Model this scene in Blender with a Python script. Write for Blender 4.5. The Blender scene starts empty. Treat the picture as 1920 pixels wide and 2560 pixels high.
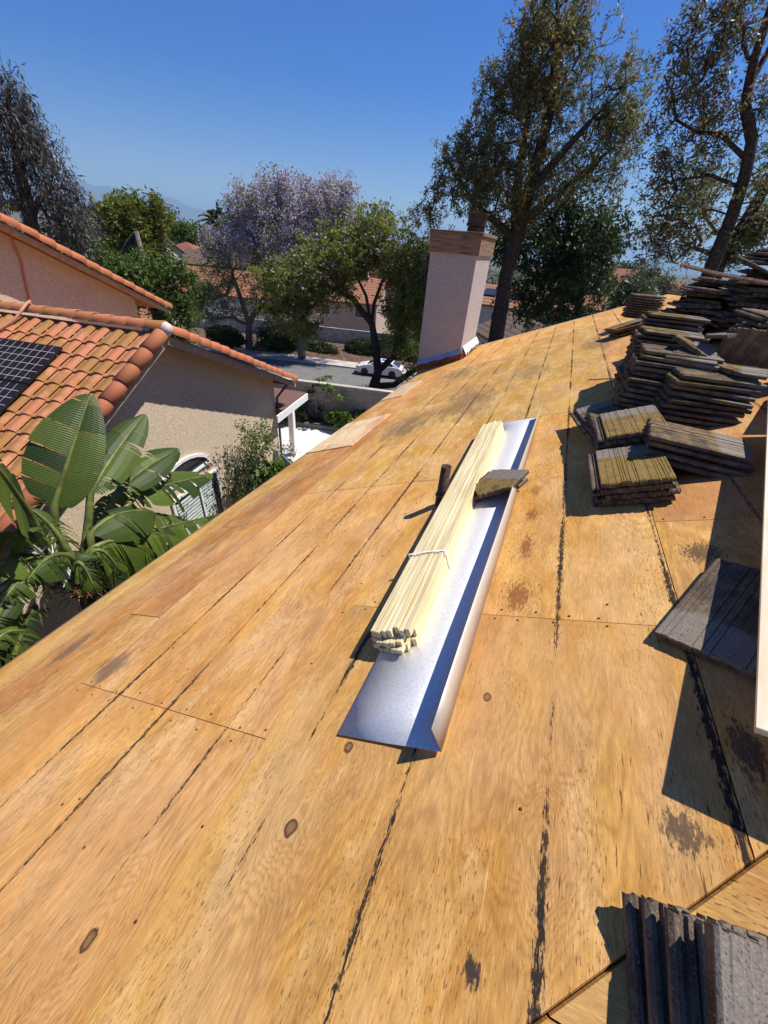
import bpy, bmesh, math, random
import numpy as np
from mathutils import Vector, Matrix
random.seed(7); RNG = np.random.default_rng(11)
scene = bpy.context.scene
COL = scene.collection
R_ = math.radians

# ------------------------------------------------------------------ camera, sky, sun, exposure
CAM_RIGHT = Vector((0.91868058, 0.38860259, 0.07080978))
CAM_UP = Vector((-0.27533021, 0.50144131, 0.82021332))
CAM_FWD = Vector((-0.28323007, 0.77301012, -0.56765843))
cam_data = bpy.data.cameras.new("camera"); cam = bpy.data.objects.new("camera", cam_data); COL.objects.link(cam)
cam.matrix_world = Matrix(((CAM_RIGHT.x, CAM_UP.x, -CAM_FWD.x, 0), (CAM_RIGHT.y, CAM_UP.y, -CAM_FWD.y, 0),
                           (CAM_RIGHT.z, CAM_UP.z, -CAM_FWD.z, 0), (0, 0, 0, 1)))
cam_data.sensor_fit = 'HORIZONTAL'; cam_data.sensor_width = 36.0; cam_data.lens = 962.0 / 1920.0 * 36.0
cam_data.clip_start = 0.05; cam_data.clip_end = 60000
scene.camera = cam
SUN_EL, SUN_AZ = 58.7, 46.5
HAZE_D = 9e-5
world = bpy.data.worlds.new("World"); scene.world = world; world.use_nodes = True
wn = world.node_tree
sky = wn.nodes.new("ShaderNodeTexSky"); sky.sky_type = 'NISHITA'; sky.sun_disc = False
sky.sun_elevation = R_(SUN_EL); sky.sun_rotation = R_(SUN_AZ); sky.altitude = 100; sky.air_density = 1.0; sky.dust_density = 0.15; sky.ozone_density = 3.0
bg = wn.nodes["Background"]; bg.inputs["Strength"].default_value = 0.082
hsv = wn.nodes.new("ShaderNodeHueSaturation"); hsv.inputs["Saturation"].default_value = 1.62; hsv.inputs["Hue"].default_value = 0.524
wn.links.new(sky.outputs[0], hsv.inputs["Color"]); wn.links.new(hsv.outputs[0], bg.inputs["Color"])
sun_d = bpy.data.lights.new("sun", 'SUN'); sun_d.energy = 5.0; sun_d.angle = R_(0.5); sun_d.color = (1.0, 0.95, 0.87)
sun = bpy.data.objects.new("sun", sun_d); COL.objects.link(sun)
SUNV = Vector((math.sin(R_(SUN_AZ)) * math.cos(R_(SUN_EL)), math.cos(R_(SUN_AZ)) * math.cos(R_(SUN_EL)), math.sin(R_(SUN_EL))))
sun.rotation_euler = SUNV.to_track_quat('Z', 'Y').to_euler(); sun.location = (20, 20, 40)
scene.view_settings.view_transform = 'Standard'; scene.view_settings.look = 'None'
scene.view_settings.exposure = 0.48; scene.view_settings.gamma = 1.0
scene.cycles.max_bounces = 6; scene.cycles.transparent_max_bounces = 6; scene.cycles.volume_bounces = 0

# ------------------------------------------------------------------ measuring helpers (photo survey)
def ray(px, py):
    v = CAM_RIGHT * (px - 960) + CAM_UP * (1280 - py) + CAM_FWD * 962
    return v.normalized()
def at_z(px, py, z): r = ray(px, py); return r * (z / r.z)
def at_dist(px, py, d):                      # horizontal distance d from the viewpoint
    r = ray(px, py); return r * (d / math.hypot(r.x, r.y))
P_ = R_(22.6); CP, SP, TP = math.cos(P_), math.sin(P_), math.tan(P_)
ROOF_O = Vector((0, 0, -1.064 / CP)); SD = Vector((CP, 0, SP)); TD = Vector((0, 1, 0)); ND = Vector((-SP, 0, CP))
def rf(s, t, n=0.0): return ROOF_O + SD * s + TD * t + ND * n
ROOF_M = Matrix(((CP, 0, -SP, ROOF_O.x), (0, 1, 0, ROOF_O.y), (SP, 0, CP, ROOF_O.z), (0, 0, 0, 1)))
TH = R_(-9.0); WN = Vector((math.cos(TH), -math.sin(TH), 0)); WE = Vector((math.sin(TH), math.cos(TH), 0))
def at_wall(px, py, D): r = ray(px, py); return r * (-D / r.dot(WN))

# ------------------------------------------------------------------ mesh / object helpers
def link(name, me, mat=None, parent=None):
    o = bpy.data.objects.new(name, me); COL.objects.link(o)
    if mat is not None:
        for m in (mat if isinstance(mat, (list, tuple)) else [mat]): me.materials.append(m)
    if parent is not None: o.parent = parent
    return o
def tag(o, label=None, cat=None, group=None, kind=None):
    if label: o["label"] = label
    if cat: o["category"] = cat
    if group: o["group"] = group
    if kind or cat: o["kind"] = kind or "thing"
    return o
def empty(name, loc=(0, 0, 0), rot=(0, 0, 0)):
    o = bpy.data.objects.new(name, None); COL.objects.link(o); o.location = loc; o.rotation_euler = rot; o.empty_display_size = 0.2
    return o
class MB:
    def __init__(s): s.v = []; s.f = []; s.mi = []
    def add(s, vs, fs, mi=0):
        b = len(s.v); s.v += [tuple(v) for v in vs]; s.f += [tuple(b + i for i in f) for f in fs]; s.mi += [mi] * len(fs); return s
    def box(s, a, b, M=None, mi=0):
        (x0, y0, z0), (x1, y1, z1) = a, b
        vs = [Vector(c) for c in ((x0, y0, z0), (x1, y0, z0), (x1, y1, z0), (x0, y1, z0), (x0, y0, z1), (x1, y0, z1), (x1, y1, z1), (x0, y1, z1))]
        if M is not None: vs = [M @ v for v in vs]
        return s.add(vs, [(0, 3, 2, 1), (4, 5, 6, 7), (0, 1, 5, 4), (1, 2, 6, 5), (2, 3, 7, 6), (3, 0, 4, 7)], mi)
    def prism(s, poly, ext, mi=0):
        n = len(poly); ext = Vector(ext); a = [Vector(p) for p in poly]; b = [p + ext for p in a]
        return s.add(a + b, [tuple(range(n))[::-1], tuple(range(n, 2 * n))] + [(i, (i + 1) % n, n + (i + 1) % n, n + i) for i in range(n)], mi)
    def tube(s, pts, rad, n=8, mi=0, cap=True):
        pts = [Vector(p) for p in pts]; rad = rad if isinstance(rad, (list, tuple)) else [rad] * len(pts)
        vs = []; up = Vector((0, 0, 1)); prev = None
        for i, p in enumerate(pts):
            d = (pts[min(i + 1, len(pts) - 1)] - pts[max(i - 1, 0)]).normalized()
            a = prev if prev is not None else (Vector((1, 0, 0)) if abs(d.z) > .9 else up)
            x = a - d * a.dot(d)
            if x.length < 1e-4: x = Vector((0, 1, 0)) - d * d.y
            x.normalize(); prev = x; y = d.cross(x)
            vs += [p + (x * math.cos(2 * math.pi * k / n) + y * math.sin(2 * math.pi * k / n)) * rad[i] for k in range(n)]
        fs = [(i * n + k, i * n + (k + 1) % n, (i + 1) * n + (k + 1) % n, (i + 1) * n + k) for i in range(len(pts) - 1) for k in range(n)]
        if cap: fs += [tuple(range(n))[::-1], tuple((len(pts) - 1) * n + k for k in range(n))]
        return s.add(vs, fs, mi)
    def lathe(s, prof, n=24, M=None, mi=0):
        vs = []
        for r, z in prof:
            for k in range(n):
                v = Vector((r * math.cos(2 * math.pi * k / n), r * math.sin(2 * math.pi * k / n), z)); vs.append(M @ v if M is not None else v)
        fs = [(i * n + k, i * n + (k + 1) % n, (i + 1) * n + (k + 1) % n, (i + 1) * n + k) for i in range(len(prof) - 1) for k in range(n)]
        return s.add(vs, fs, mi)
    def build(s, name, mat, parent=None, smooth=False, bevel=0):
        me = bpy.data.meshes.new(name); me.from_pydata(s.v, [], s.f)
        me.polygons.foreach_set("material_index", s.mi)
        if smooth: me.polygons.foreach_set("use_smooth", [True] * len(s.f))
        me.update(); o = link(name, me, mat, parent)
        if bevel:
            b = o.modifiers.new("bevel", 'BEVEL'); b.width = bevel; b.segments = 1; b.limit_method = 'ANGLE'
        return o
def quads_mesh(name, V, mat, parent=None, tone=None, nper=4):     # V: (k, nper, 3) array of separate faces
    k = len(V); me = bpy.data.meshes.new(name)
    me.vertices.add(k * nper); me.vertices.foreach_set("co", V.reshape(-1).astype(np.float32))
    me.loops.add(k * nper); me.loops.foreach_set("vertex_index", np.arange(k * nper, dtype=np.int32))
    me.polygons.add(k); me.polygons.foreach_set("loop_start", np.arange(0, k * nper, nper, dtype=np.int32))
    if tone is not None:
        a = me.attributes.new("tone", 'FLOAT', 'POINT'); a.data.foreach_set("value", np.repeat(tone, nper).astype(np.float32))
    me.update(calc_edges=True); return link(name, me, mat, parent)

# ------------------------------------------------------------------ material helpers
class NT:
    def __init__(s, name, rough=0.8, spec=0.3, metal=0.0):
        s.m = bpy.data.materials.new(name); s.m.use_nodes = True; s.t = s.m.node_tree; s.b = s.t.nodes["Principled BSDF"]
        s.b.inputs["Roughness"].default_value = rough; s.b.inputs["Specular IOR Level"].default_value = spec; s.b.inputs["Metallic"].default_value = metal
    def n(s, typ, **kw):
        nd = s.t.nodes.new("ShaderNode" + typ)
        for k, v in kw.items(): setattr(nd, k, v)
        return nd
    def put(s, sock, v):
        if isinstance(v, bpy.types.NodeSocket): s.t.links.new(v, sock)
        elif isinstance(v, (tuple, list)) and len(v) == 3 and sock.type == 'RGBA': sock.default_value = (*v, 1)
        else: sock.default_value = v
    def math(s, op, a, b=0.0, c=None, clamp=False):
        nd = s.n("Math", operation=op, use_clamp=clamp); s.put(nd.inputs[0], a); s.put(nd.inputs[1], b)
        if c is not None: s.put(nd.inputs[2], c)
        return nd.outputs[0]
    def vmath(s, op, a, b=(0, 0, 0)):
        nd = s.n("VectorMath", operation=op); s.put(nd.inputs[0], a); s.put(nd.inputs[1], b)
        return nd.outputs[1] if op in ('LENGTH', 'DOT_PRODUCT', 'DISTANCE') else nd.outputs[0]
    def co(s, which="Object"): return s.n("TexCoord").outputs[which]
    def gpos(s): return s.n("NewGeometry").outputs["Position"]
    def noise(s, v, scale=5.0, detail=3.0, rough=0.55, dist=0.0, col=False):
        nd = s.n("TexNoise"); s.put(nd.inputs["Vector"], v); s.put(nd.inputs["Scale"], scale); s.put(nd.inputs["Detail"], detail); s.put(nd.inputs["Roughness"], rough); s.put(nd.inputs["Distortion"], dist)
        return nd.outputs["Color" if col else "Fac"]
    def ramp(s, f, a, b, ca=(0, 0, 0), cb=(1, 1, 1)):       # smooth step between a and b
        nd = s.n("MapRange", interpolation_type='SMOOTHSTEP', data_type='FLOAT'); s.put(nd.inputs[0], f); s.put(nd.inputs[1], a); s.put(nd.inputs[2], b)
        return nd.outputs[0]
    def mix(s, f, a, b, mode='MIX'):
        nd = s.n("Mix", data_type='RGBA', blend_type=mode); s.put(nd.inputs[0], f); s.put(nd.inputs[6], a); s.put(nd.inputs[7], b); return nd.outputs[2]
    def sep(s, v): nd = s.n("SeparateXYZ"); s.put(nd.inputs[0], v); return nd.outputs
    def comb(s, x=0.0, y=0.0, z=0.0):
        nd = s.n("CombineXYZ"); s.put(nd.inputs[0], x); s.put(nd.inputs[1], y); s.put(nd.inputs[2], z); return nd.outputs[0]
    def rnd(s): return s.n("ObjectInfo").outputs["Random"]
    def island(s): return s.n("NewGeometry").outputs["Random Per Island"]
    def tone(s): return s.n("Attribute", attribute_name="tone").outputs["Fac"]
    def bump(s, h, strength=0.3, dist=0.01):
        nd = s.n("Bump"); s.put(nd.inputs["Strength"], strength); s.put(nd.inputs["Distance"], dist); s.put(nd.inputs["Height"], h); s.put(s.b.inputs["Normal"], nd.outputs[0])
    def done(s, col=None, rough=None):
        if col is not None: s.put(s.b.inputs["Base Color"], col)
        if rough is not None: s.put(s.b.inputs["Roughness"], rough)
        return s.m
def plain(name, col, rough=0.7, spec=0.3, metal=0.0, var=0.15, scale=8.0, bump=0.0):
    t = NT(name, rough, spec, metal); f = t.noise(t.co(), scale, 4)
    c = t.mix(t.ramp(f, .3, .7), tuple(x * (1 - var) for x in col), tuple(min(1, x * (1 + var)) for x in col))
    if bump: t.bump(t.noise(t.co(), scale * 6, 3), bump, .005)
    return t.done(c)
def leaf_mat(name, dark, light, third=None, trans=0.25, rough=0.5, spec=0.3):
    t = NT(name, rough, spec); f = t.tone(); c = t.mix(t.ramp(f, 0.05, 0.9), dark, light)
    if third: c = t.mix(t.ramp(f, 0.86, 0.9), c, third)
    t.put(t.b.inputs["Base Color"], c)
    tr = t.n("BsdfTranslucent"); t.put(tr.inputs[0], t.mix(0.5, c, tuple(min(1, x * 1.6) for x in light)))
    mx = t.n("MixShader"); mx.inputs[0].default_value = trans
    t.t.links.new(t.b.outputs[0], mx.inputs[1]); t.t.links.new(tr.outputs[0], mx.inputs[2]); t.t.links.new(mx.outputs[0], t.t.nodes["Material Output"].inputs["Surface"])
    return t.m

# plywood: object coordinates are (s up the slope, t along the eave, n)
KNOTS = [(-0.306, 0.27, 1), (-0.681, -0.076, 1), (-0.25, 0.50, .8), (0.121, 0.747, .7), (0.304, 0.407, 0), (-0.95, 0.75, 0), (0.50, 1.35, 0), (-0.45, 1.4, 0), (-1.25, 1.6, 0)]
STRIPE0, STRIPE_P = -0.045, 0.3495
RED = (0.16, 0.035, 0.015); GREY = (0.10, 0.075, 0.06); DARK = (0.035, 0.03, 0.03); RUST = (0.40, 0.15, 0.04)
STAINS = [(0.156, 1.553, .028, .085, RED, .7), (0.157, 1.21, .042, .075, RED, .75), (0.154, 1.842, .026, .07, RED, .6), (0.153, 2.125, .024, .06, RED, .5),
          (-1.42, 4.05, .30, .55, GREY, .62), (-0.85, 4.6, .42, .75, GREY, .55), (-1.42, 6.7, .25, .5, GREY, .5), (-0.2, 5.6, .3, .5, GREY, .4), (0.62, 6.6, .25, .6, GREY, .45),
          (0.783, 1.493, .06, .06, DARK, .75), (0.712, 0.719, .03, .07, DARK, .8), (0.562, 0.517, .035, .035, DARK, .8), (0.195, 0.185, .018, .02, DARK, .95),
          (-1.70, 0.56, .10, .10, GREY, .7), (-2.15, 2.4, .2, .9, GREY, .35), (0.9, 1.9, .25, .3, RUST, .5), (0.25, 0.95, .35, .5, RUST, .22), (-2.2, 0.62, .05, .12, GREY, .7)]
def plywood(name, light, dark, marks=True, stripes=True):
    t = NT(name, 0.82, 0.10); co = t.co(); x, y, z = t.sep(co)
    off = t.math('MULTIPLY', t.rnd(), 31.0)
    def st(sx, sy, scale=1.0, **k):      # noise stretched along the grain
        return t.noise(t.comb(t.math('MULTIPLY', x, sx), t.math('MULTIPLY', y, sy), off), scale, **k)
    broad = st(3.5, 1.4, detail=3.0, rough=.6); fine = st(75, 11.0, detail=4.0, rough=.68); fib = st(260, 30, detail=2.0)
    h = t.math('ADD', t.math('MULTIPLY', st(4.0, 0.75, detail=2.5, rough=.42), 2.1), t.math('MULTIPLY', st(46, 6, detail=3, rough=.6), .055))
    wv = t.noise(t.comb(t.math('MULTIPLY', x, 9), t.math('MULTIPLY', y, 4), off), 1.0, 3, .6); wv2 = t.noise(t.comb(t.math('MULTIPLY', x, 40), t.math('MULTIPLY', y, 8), off), 1.0, 2)
    wob = t.math('ADD', t.math('MULTIPLY', t.math('SUBTRACT', wv, .5), .11), t.math('MULTIPLY', t.math('SUBTRACT', wv2, .5), .016))
    core = None
    if marks:
        for s0, t0, k in KNOTS:
            d = t.vmath('LENGTH', t.vmath('MULTIPLY', t.vmath('SUBTRACT', co, (s0, t0, 0)), (1, .58, 0)))
            dw = t.math('ADD', d, wob); g = t.math('POWER', 2.718, t.math('MULTIPLY', t.math('MULTIPLY', dw, dw), -150.0))
            h = t.math('ADD', h, t.math('MULTIPLY', g, 0.62))
            if k:
                dk = t.math('ADD', t.vmath('LENGTH', t.vmath('MULTIPLY', t.vmath('SUBTRACT', co, (s0, t0, 0)), (1, .80, 0))), t.math('MULTIPLY', t.math('SUBTRACT', t.noise(co, 45, 3), .5), .014)); c = t.ramp(dk, .0200 * k, .0145 * k); rim = t.math('MULTIPLY', t.ramp(dk, .0050 * k, .0160 * k), c); rims = rim if core is None else t.math('MAXIMUM', rims, rim)
                core = c if core is None else t.math('MAXIMUM', core, c)
    ring = t.math('SINE', t.math('MULTIPLY', h, 96.0)); ring = t.math('MULTIPLY_ADD', ring, .5, .5)
    ring = t.math('POWER', ring, 1.6)
    amp = t.ramp(st(2.6, 1.1, detail=2), .40, .62)
    ring = t.math('MULTIPLY', ring, t.math('MULTIPLY_ADD', amp, .80, .12))
    c = t.mix(t.ramp(broad, .3, .7), light, dark)
    c = t.mix(t.math('MULTIPLY', ring, .48), c, tuple(v * .62 for v in dark))
    c = t.mix(t.math('MULTIPLY', t.ramp(fine, .48, .70), .36), c, tuple(v * .6 for v in dark))
    c = t.mix(t.math('MULTIPLY', t.ramp(fib, .48, .34), .30), c, tuple(min(1, v * 1.3) for v in light))
    tint = t.n("HueSaturation"); t.put(tint.inputs["Value"], t.math('MULTIPLY_ADD', t.rnd(), .30, .84)); t.put(tint.inputs["Hue"], t.math('MULTIPLY_ADD', t.math('FRACT', t.math('MULTIPLY', t.rnd(), 7.3)), .02, .49)); t.put(tint.inputs["Color"], c); c = tint.outputs[0]
    pale = t.ramp(st(6, 2.2, detail=6, rough=.72), .50, .72); c = t.mix(t.math('MULTIPLY', pale, .45), c, (.82, .55, .24))
    org = t.ramp(st(2.0, 1.0, scale=1.7, detail=3), .55, .72); c = t.mix(t.math('MULTIPLY', org, .40), c, (.50, .20, .05))
    flk = st(260, 48, detail=3, rough=.7); c = t.mix(t.math('MULTIPLY', t.ramp(flk, .57, .64), t.math('MULTIPLY', t.ramp(st(6, 2, detail=2), .42, .60), .85)), c, (.16, .08, .03))
    lin = st(420, 16, detail=3, rough=.65); c = t.mix(t.math('MULTIPLY', t.ramp(lin, .54, .64), .34), c, (.26, .12, .035))
    mot = st(16, 6, detail=6, rough=.72); hs2 = t.n("HueSaturation"); t.put(hs2.inputs["Value"], t.math('MULTIPLY_ADD', t.ramp(mot, .32, .68), .22, .90)); t.put(hs2.inputs["Saturation"], t.math('MULTIPLY_ADD', t.ramp(st(5, 2, detail=4), .35, .65), .10, .93)); t.put(hs2.inputs["Color"], c); c = hs2.outputs[0]
    scr = st(90, 4, detail=5, rough=.75); c = t.mix(t.math('MULTIPLY', t.ramp(scr, .60, .68), .38), c, (.86, .62, .31))
    gry = st(28, 3.5, detail=5, rough=.7); c = t.mix(t.math('MULTIPLY', t.ramp(gry, .60, .72), .36), c, (.20, .115, .055))
    # dirt, mildew cloud, checks
    cloud = t.noise(t.comb(t.math('MULTIPLY', x, 1.2), t.math('MULTIPLY', y, .8), off), 2.2, 5, .65)
    c = t.mix(t.math('MULTIPLY', t.ramp(cloud, .55, .78), .42), c, (.25, .14, .062))
    chk = st(120, 10, detail=3, rough=.7); c = t.mix(t.math('MULTIPLY', t.math('MULTIPLY', t.ramp(chk, .64, .69), t.ramp(cloud, .44, .58)), .85), c, (.05, .03, .02))
    if core is not None: c = t.mix(t.math('MULTIPLY', core, .92), c, t.mix(rims, t.mix(t.noise(co, 110, 3), (.14, .065, .03), (.34, .18, .085)), (.035, .018, .010)))
    if stripes:
        k = t.math('DIVIDE', t.math('SUBTRACT', x, STRIPE0), STRIPE_P); row = t.math('ROUND', k)
        ds = t.math('MULTIPLY', t.math('ABSOLUTE', t.math('SUBTRACT', k, row)), STRIPE_P)
        dash = t.noise(t.comb(t.math('MULTIPLY', row, 7.7), t.math('MULTIPLY', y, 1.7), 3.0), 1.0, 2, .6)
        w = t.math('MULTIPLY', t.ramp(dash, .36, .62), .0095)
        rag = t.noise(t.comb(t.math('MULTIPLY', x, 210), t.math('MULTIPLY', y, 34), 0), 1.0, 4, .75)
        edge = t.math('SUBTRACT', t.math('ADD', ds, t.math('MULTIPLY', t.math('SUBTRACT', rag, .5), .062)), w)
        m = t.math('MULTIPLY', t.ramp(edge, .001, -.003), t.ramp(dash, .36, .43))
        c = t.mix(t.math('MULTIPLY', m, .97), c, t.mix(t.noise(co, 150, 2), (.008, .008, .009), (.032, .028, .026)))
    if marks:
        for s0, t0, rs, rt, colr, a in STAINS:
            d = t.vmath('LENGTH', t.vmath('MULTIPLY', t.vmath('SUBTRACT', co, (s0, t0, 0)), (1 / rs, 1 / rt, 0)))
            big = rs > .08
            nz = t.noise(t.comb(t.math('MULTIPLY', x, 14 if big else 130), t.math('MULTIPLY', y, 4 if big else 36), s0 * 9), 1.0, 5, .75)
            m = t.ramp(t.math('ADD', d, t.math('MULTIPLY', t.math('SUBTRACT', nz, .5), 3.2 if big else 4.4)), 1.25, .25 if big else .60)
            c = t.mix(t.math('MULTIPLY', m, a), c, colr)
    # old nail holes
    vo = t.n("TexVoronoi"); t.put(vo.inputs["Vector"], t.comb(x, y, 0)); vo.inputs["Scale"].default_value = 6.5
    dot = t.math('MULTIPLY', t.ramp(vo.outputs["Distance"], .040, .025), t.ramp(t.sep(vo.outputs["Color"])[0], .70, .72))
    c = t.mix(t.math('MULTIPLY', dot, .9), c, (.03, .025, .02))
    t.bump(t.math('ADD', t.math('MULTIPLY', fine, .7), t.math('MULTIPLY', fib, .4)), .28, .004)
    return t.done(c)
M = {}
M['ply'] = plywood("weathered_plywood", (.67, .378, .120), (.52, .255, .070))
M['ply_plain'] = plywood("weathered_plywood_hip", (.67, .378, .120), (.52, .255, .070), marks=False, stripes=False)
M['eave_board'] = plywood("weathered_board", (.66, .36, .115), (.45, .21, .058), marks=True, stripes=False)
M['newply'] = plywood("fresh_plywood", (.80, .62, .38), (.68, .47, .24), marks=False, stripes=False)
def lumber(name, light, dark, axis=1, k=1.0):
    t = NT(name, .6, .25); co = t.co(); x, y, z = t.sep(co); c3 = [x, y, z]
    sc = [60 * k, 60 * k, 60 * k]; sc[axis] = 3.0
    v = t.comb(*[t.math('MULTIPLY', c3[i], sc[i]) for i in range(3)])
    v = t.vmath('ADD', v, t.comb(t.math('MULTIPLY', t.rnd(), 50), 0, 0))
    f = t.noise(v, 1.0, 3); c = t.mix(t.ramp(f, .35, .7), light, dark)
    hs = t.n("HueSaturation"); t.put(hs.inputs["Value"], t.math('MULTIPLY_ADD', t.rnd(), .2, .88)); t.put(hs.inputs["Color"], c)
    t.bump(f, .15, .002); return t.done(hs.outputs[0])
M['lath'] = lumber("pale_pine_lath", (.78, .68, .42), (.62, .48, .24))
M['board'] = lumber("pale_sawn_board", (.84, .72, .52), (.70, .56, .36), k=.6)
M['trimwood'] = lumber("weathered_brown_trim", (.33, .21, .135), (.13, .078, .05), axis=0, k=.8)
M['fascia'] = plain("dark_edge_wood", (.20, .12, .06), .8)
# galvanised sheet
t = NT("galvanised_steel", .32, .5, .46); co = t.co(); f = t.noise(co, 130, 3); g = t.noise(co, 9, 3)
t.put(t.b.inputs["Roughness"], t.math('MULTIPLY_ADD', f, .16, .42)); t.bump(f, .07, .002)
M['galv'] = t.done(t.mix(t.ramp(f, .3, .7), (.74, .73, .70), (.88, .87, .84)))
M['galv_ply_reflect'] = plain('galvanised_plywood_reflection', (.50, .42, .345), .5, .4, .25, .06, 60)  # flange only: tan plywood reflection put into the base colour
# concrete roof tile with lichen (object coords; lichen on the exposed two thirds of the top)
def tile_mat(grit=False, moss=0.0):
    t = NT("gritty_concrete_tile" if grit else "mossy_concrete_tile" if moss else "weathered_concrete_tile", .9, .15); co = t.co(); x, y, z = t.sep(co); off = t.comb(t.math('MULTIPLY', t.rnd(), 40), 0, 0); v = t.vmath('ADD', co, off)
    n1 = t.noise(v, 14, 5, .7); n2 = t.noise(v, 220, 2, .6); st = t.noise(t.vmath('MULTIPLY', v, (90, 6, 30)), 1.0, 3)
    c = t.mix(t.ramp(n1, .3, .7), (.082, .056, .037), (.20, .145, .10))
    c = t.mix(t.math('MULTIPLY', t.ramp(st, .45, .65), .5), c, (.045, .038, .033))
    up = t.ramp(z, .018, .024)                                          # top face only
    head = t.ramp(t.math('ADD', y, t.math('MULTIPLY', n1, .06)), .10, .13)    # once covered by the course above: cleaner, paler
    c = t.mix(t.math('MULTIPLY', up, t.math('MULTIPLY', head, .85)), c, t.mix(n2, (.16, .132, .104), (.32, .275, .22)))
    li = t.math('MULTIPLY', t.ramp(t.math('ADD', t.math('ADD', n1, t.math('MULTIPLY', t.math('SUBTRACT', n2, .5), .35)), t.math('MULTIPLY', t.math('SUBTRACT', t.rnd(), .5), .26)), .47 - moss, .62 - moss * .6), t.math('MULTIPLY', up, t.math('SUBTRACT', 1.0, head)))
    li = t.math('MULTIPLY', li, t.ramp(t.noise(v, 120, 3, .7), .36, .5))
    c = t.mix(t.math('MULTIPLY', li, .85), c, t.mix(t.noise(v, 40, 2), (.22, .125, .010), (.33, .22, .04)))
    c = t.mix(t.math('MULTIPLY', t.ramp(n2, .60, .68), .55), c, (.30, .28, .25))
    c = t.mix(t.math('MULTIPLY', t.ramp(n2, .40, .32), .6), c, (.02, .017, .015))
    if grit: s2 = t.noise(co, 330, 2, .8); c = t.mix(t.math('MULTIPLY', t.math('SUBTRACT', 1.0, head), up), c, t.mix(t.ramp(s2, .56, .66), t.mix(n1, (.035, .032, .028), (.10, .09, .075)), (.55, .53, .50)))
    t.bump(t.math('ADD', n2, st), .5, .003); return t.done(c)
M['tile'] = tile_mat(); M['tile_grit'] = tile_mat(True); M['tile_moss'] = tile_mat(False, .14)
M['iron'] = plain("rusty_dark_pipe", (.075, .045, .03), .75, .3, 0, .5, 30, .2)
M['white'] = plain("white_paint", (.80, .80, .79), .5, .4, 0, .04)
M['paper'] = plain("white_flashing", (.74, .73, .72), .45, .5, 0, .06)
M['bluepaper'] = plain("metal_apron", (.45, .47, .52), .4, .5, .6, .08)
M['redwood'] = plain("red_brown_curb", (.22, .075, .03), .75, .2, 0, .4, 12)
def stucco(name, col, sc=38, b=.9, dirt=.25):
    t = NT(name, .92, .1); co = t.gpos(); f = t.noise(t.vmath('MULTIPLY', co, (1, 1, 1.6)), sc, 4, .6, 1.2); g = t.noise(co, .9, 4)
    c = t.mix(t.ramp(f, .40, .60), tuple(v * .72 for v in col), col); c = t.mix(t.math('MULTIPLY', t.ramp(g, .5, .75), dirt), c, tuple(v * .6 for v in col))
    t.bump(f, b, .02); return t.done(c)
M['stucco'] = stucco("tan_stucco", (.72, .58, .42), 22, .55)
M['stucco_far'] = stucco("rose_tan_stucco", (.62, .51, .38), 22, .5)
M['stucco_pink'] = stucco("pale_pink_stucco", (.58, .52, .495), 45, .9)
M['trim_tan'] = plain("tan_trim_paint", (.36, .27, .18), .7)
# clay S tile
def clay(name, a, b, moss=.5):
    t = NT(name, .75, .25); v = t.gpos(); i = t.island(); n1 = t.noise(v, 3.2, 5, .65); n2 = t.noise(v, 60, 3)
    c = t.mix(i, a, b); c = t.mix(t.math('MULTIPLY', t.ramp(n2, .45, .7), .4), c, tuple(x * .6 for x in a))
    c = t.mix(t.math('MULTIPLY', t.ramp(t.math('ADD', n1, t.math('MULTIPLY', t.math('SUBTRACT', i, .5), .35)), .42, .62), moss), c, (.30, .155, .035))
    c = t.mix(t.math('MULTIPLY', t.ramp(t.noise(v, 25, 4), .62, .72), .35), c, (.09, .055, .035))
    t.bump(n2, .25, .004); return t.done(c)
M['clay'] = clay("clay_roof_tile", (.50, .185, .085), (.60, .27, .14), .75)
M['clay_ridge'] = clay("clay_ridge_tile", (.47, .175, .085), (.40, .155, .07), .55)
M['clay_rake'] = clay("clay_rake_tile", (.56, .18, .085), (.50, .19, .085), .12)
def far_roof(name, a, b):
    t = NT(name, .8, .2); v = t.co(); x, y, z = t.sep(v)
    w = t.math('MULTIPLY_ADD', t.math('SINE', t.math('MULTIPLY', z, 26.0)), .5, .5); n = t.noise(v, 1.6, 4); w2 = t.math('MULTIPLY_ADD', t.math('SINE', t.math('MULTIPLY', t.math('ADD', x, y), 22.0)), .5, .5)
    c = t.mix(n, a, b); c = t.mix(t.math('MULTIPLY', t.ramp(w, .5, 1.0), .8), c, tuple(q * .35 for q in a)); c = t.mix(t.math('MULTIPLY', t.ramp(w2, .6, 1.0), .55), c, tuple(q * .5 for q in a))
    return t.done(c)
M['roof_red'] = far_roof("red_clay_far_roof", (.33, .12, .075), (.30, .12, .07))
M['roof_orange'] = far_roof("orange_clay_far_roof", (.42, .19, .11), (.33, .14, .08))
M['roof_brown'] = far_roof("brown_far_roof", (.19, .13, .09), (.14, .10, .075))
M['roof_grey'] = far_roof("grey_far_roof", (.26, .24, .22), (.20, .18, .165))
M['wall_cream'] = stucco("cream_far_wall", (.70, .58, .36), 6, .2); M['wall_tan'] = stucco("tan_far_wall", (.50, .40, .31), 6, .2); M['wall_grey'] = stucco("grey_far_wall", (.36, .35, .34), 6, .2); M['wall_white'] = stucco("offwhite_far_wall", (.66, .62, .56), 6, .2); M['wall_pink'] = stucco("pinkish_far_wall", (.58, .45, .37), 6, .2)
M['glass_dark'] = plain("dark_window_glass", (.03, .036, .042), .08, .6, 0, .2)
M['black'] = plain("black_plastic", (.012, .012, .013), .35, .4)
M['rubber'] = plain("tyre_rubber", (.02, .02, .02), .85)
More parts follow.
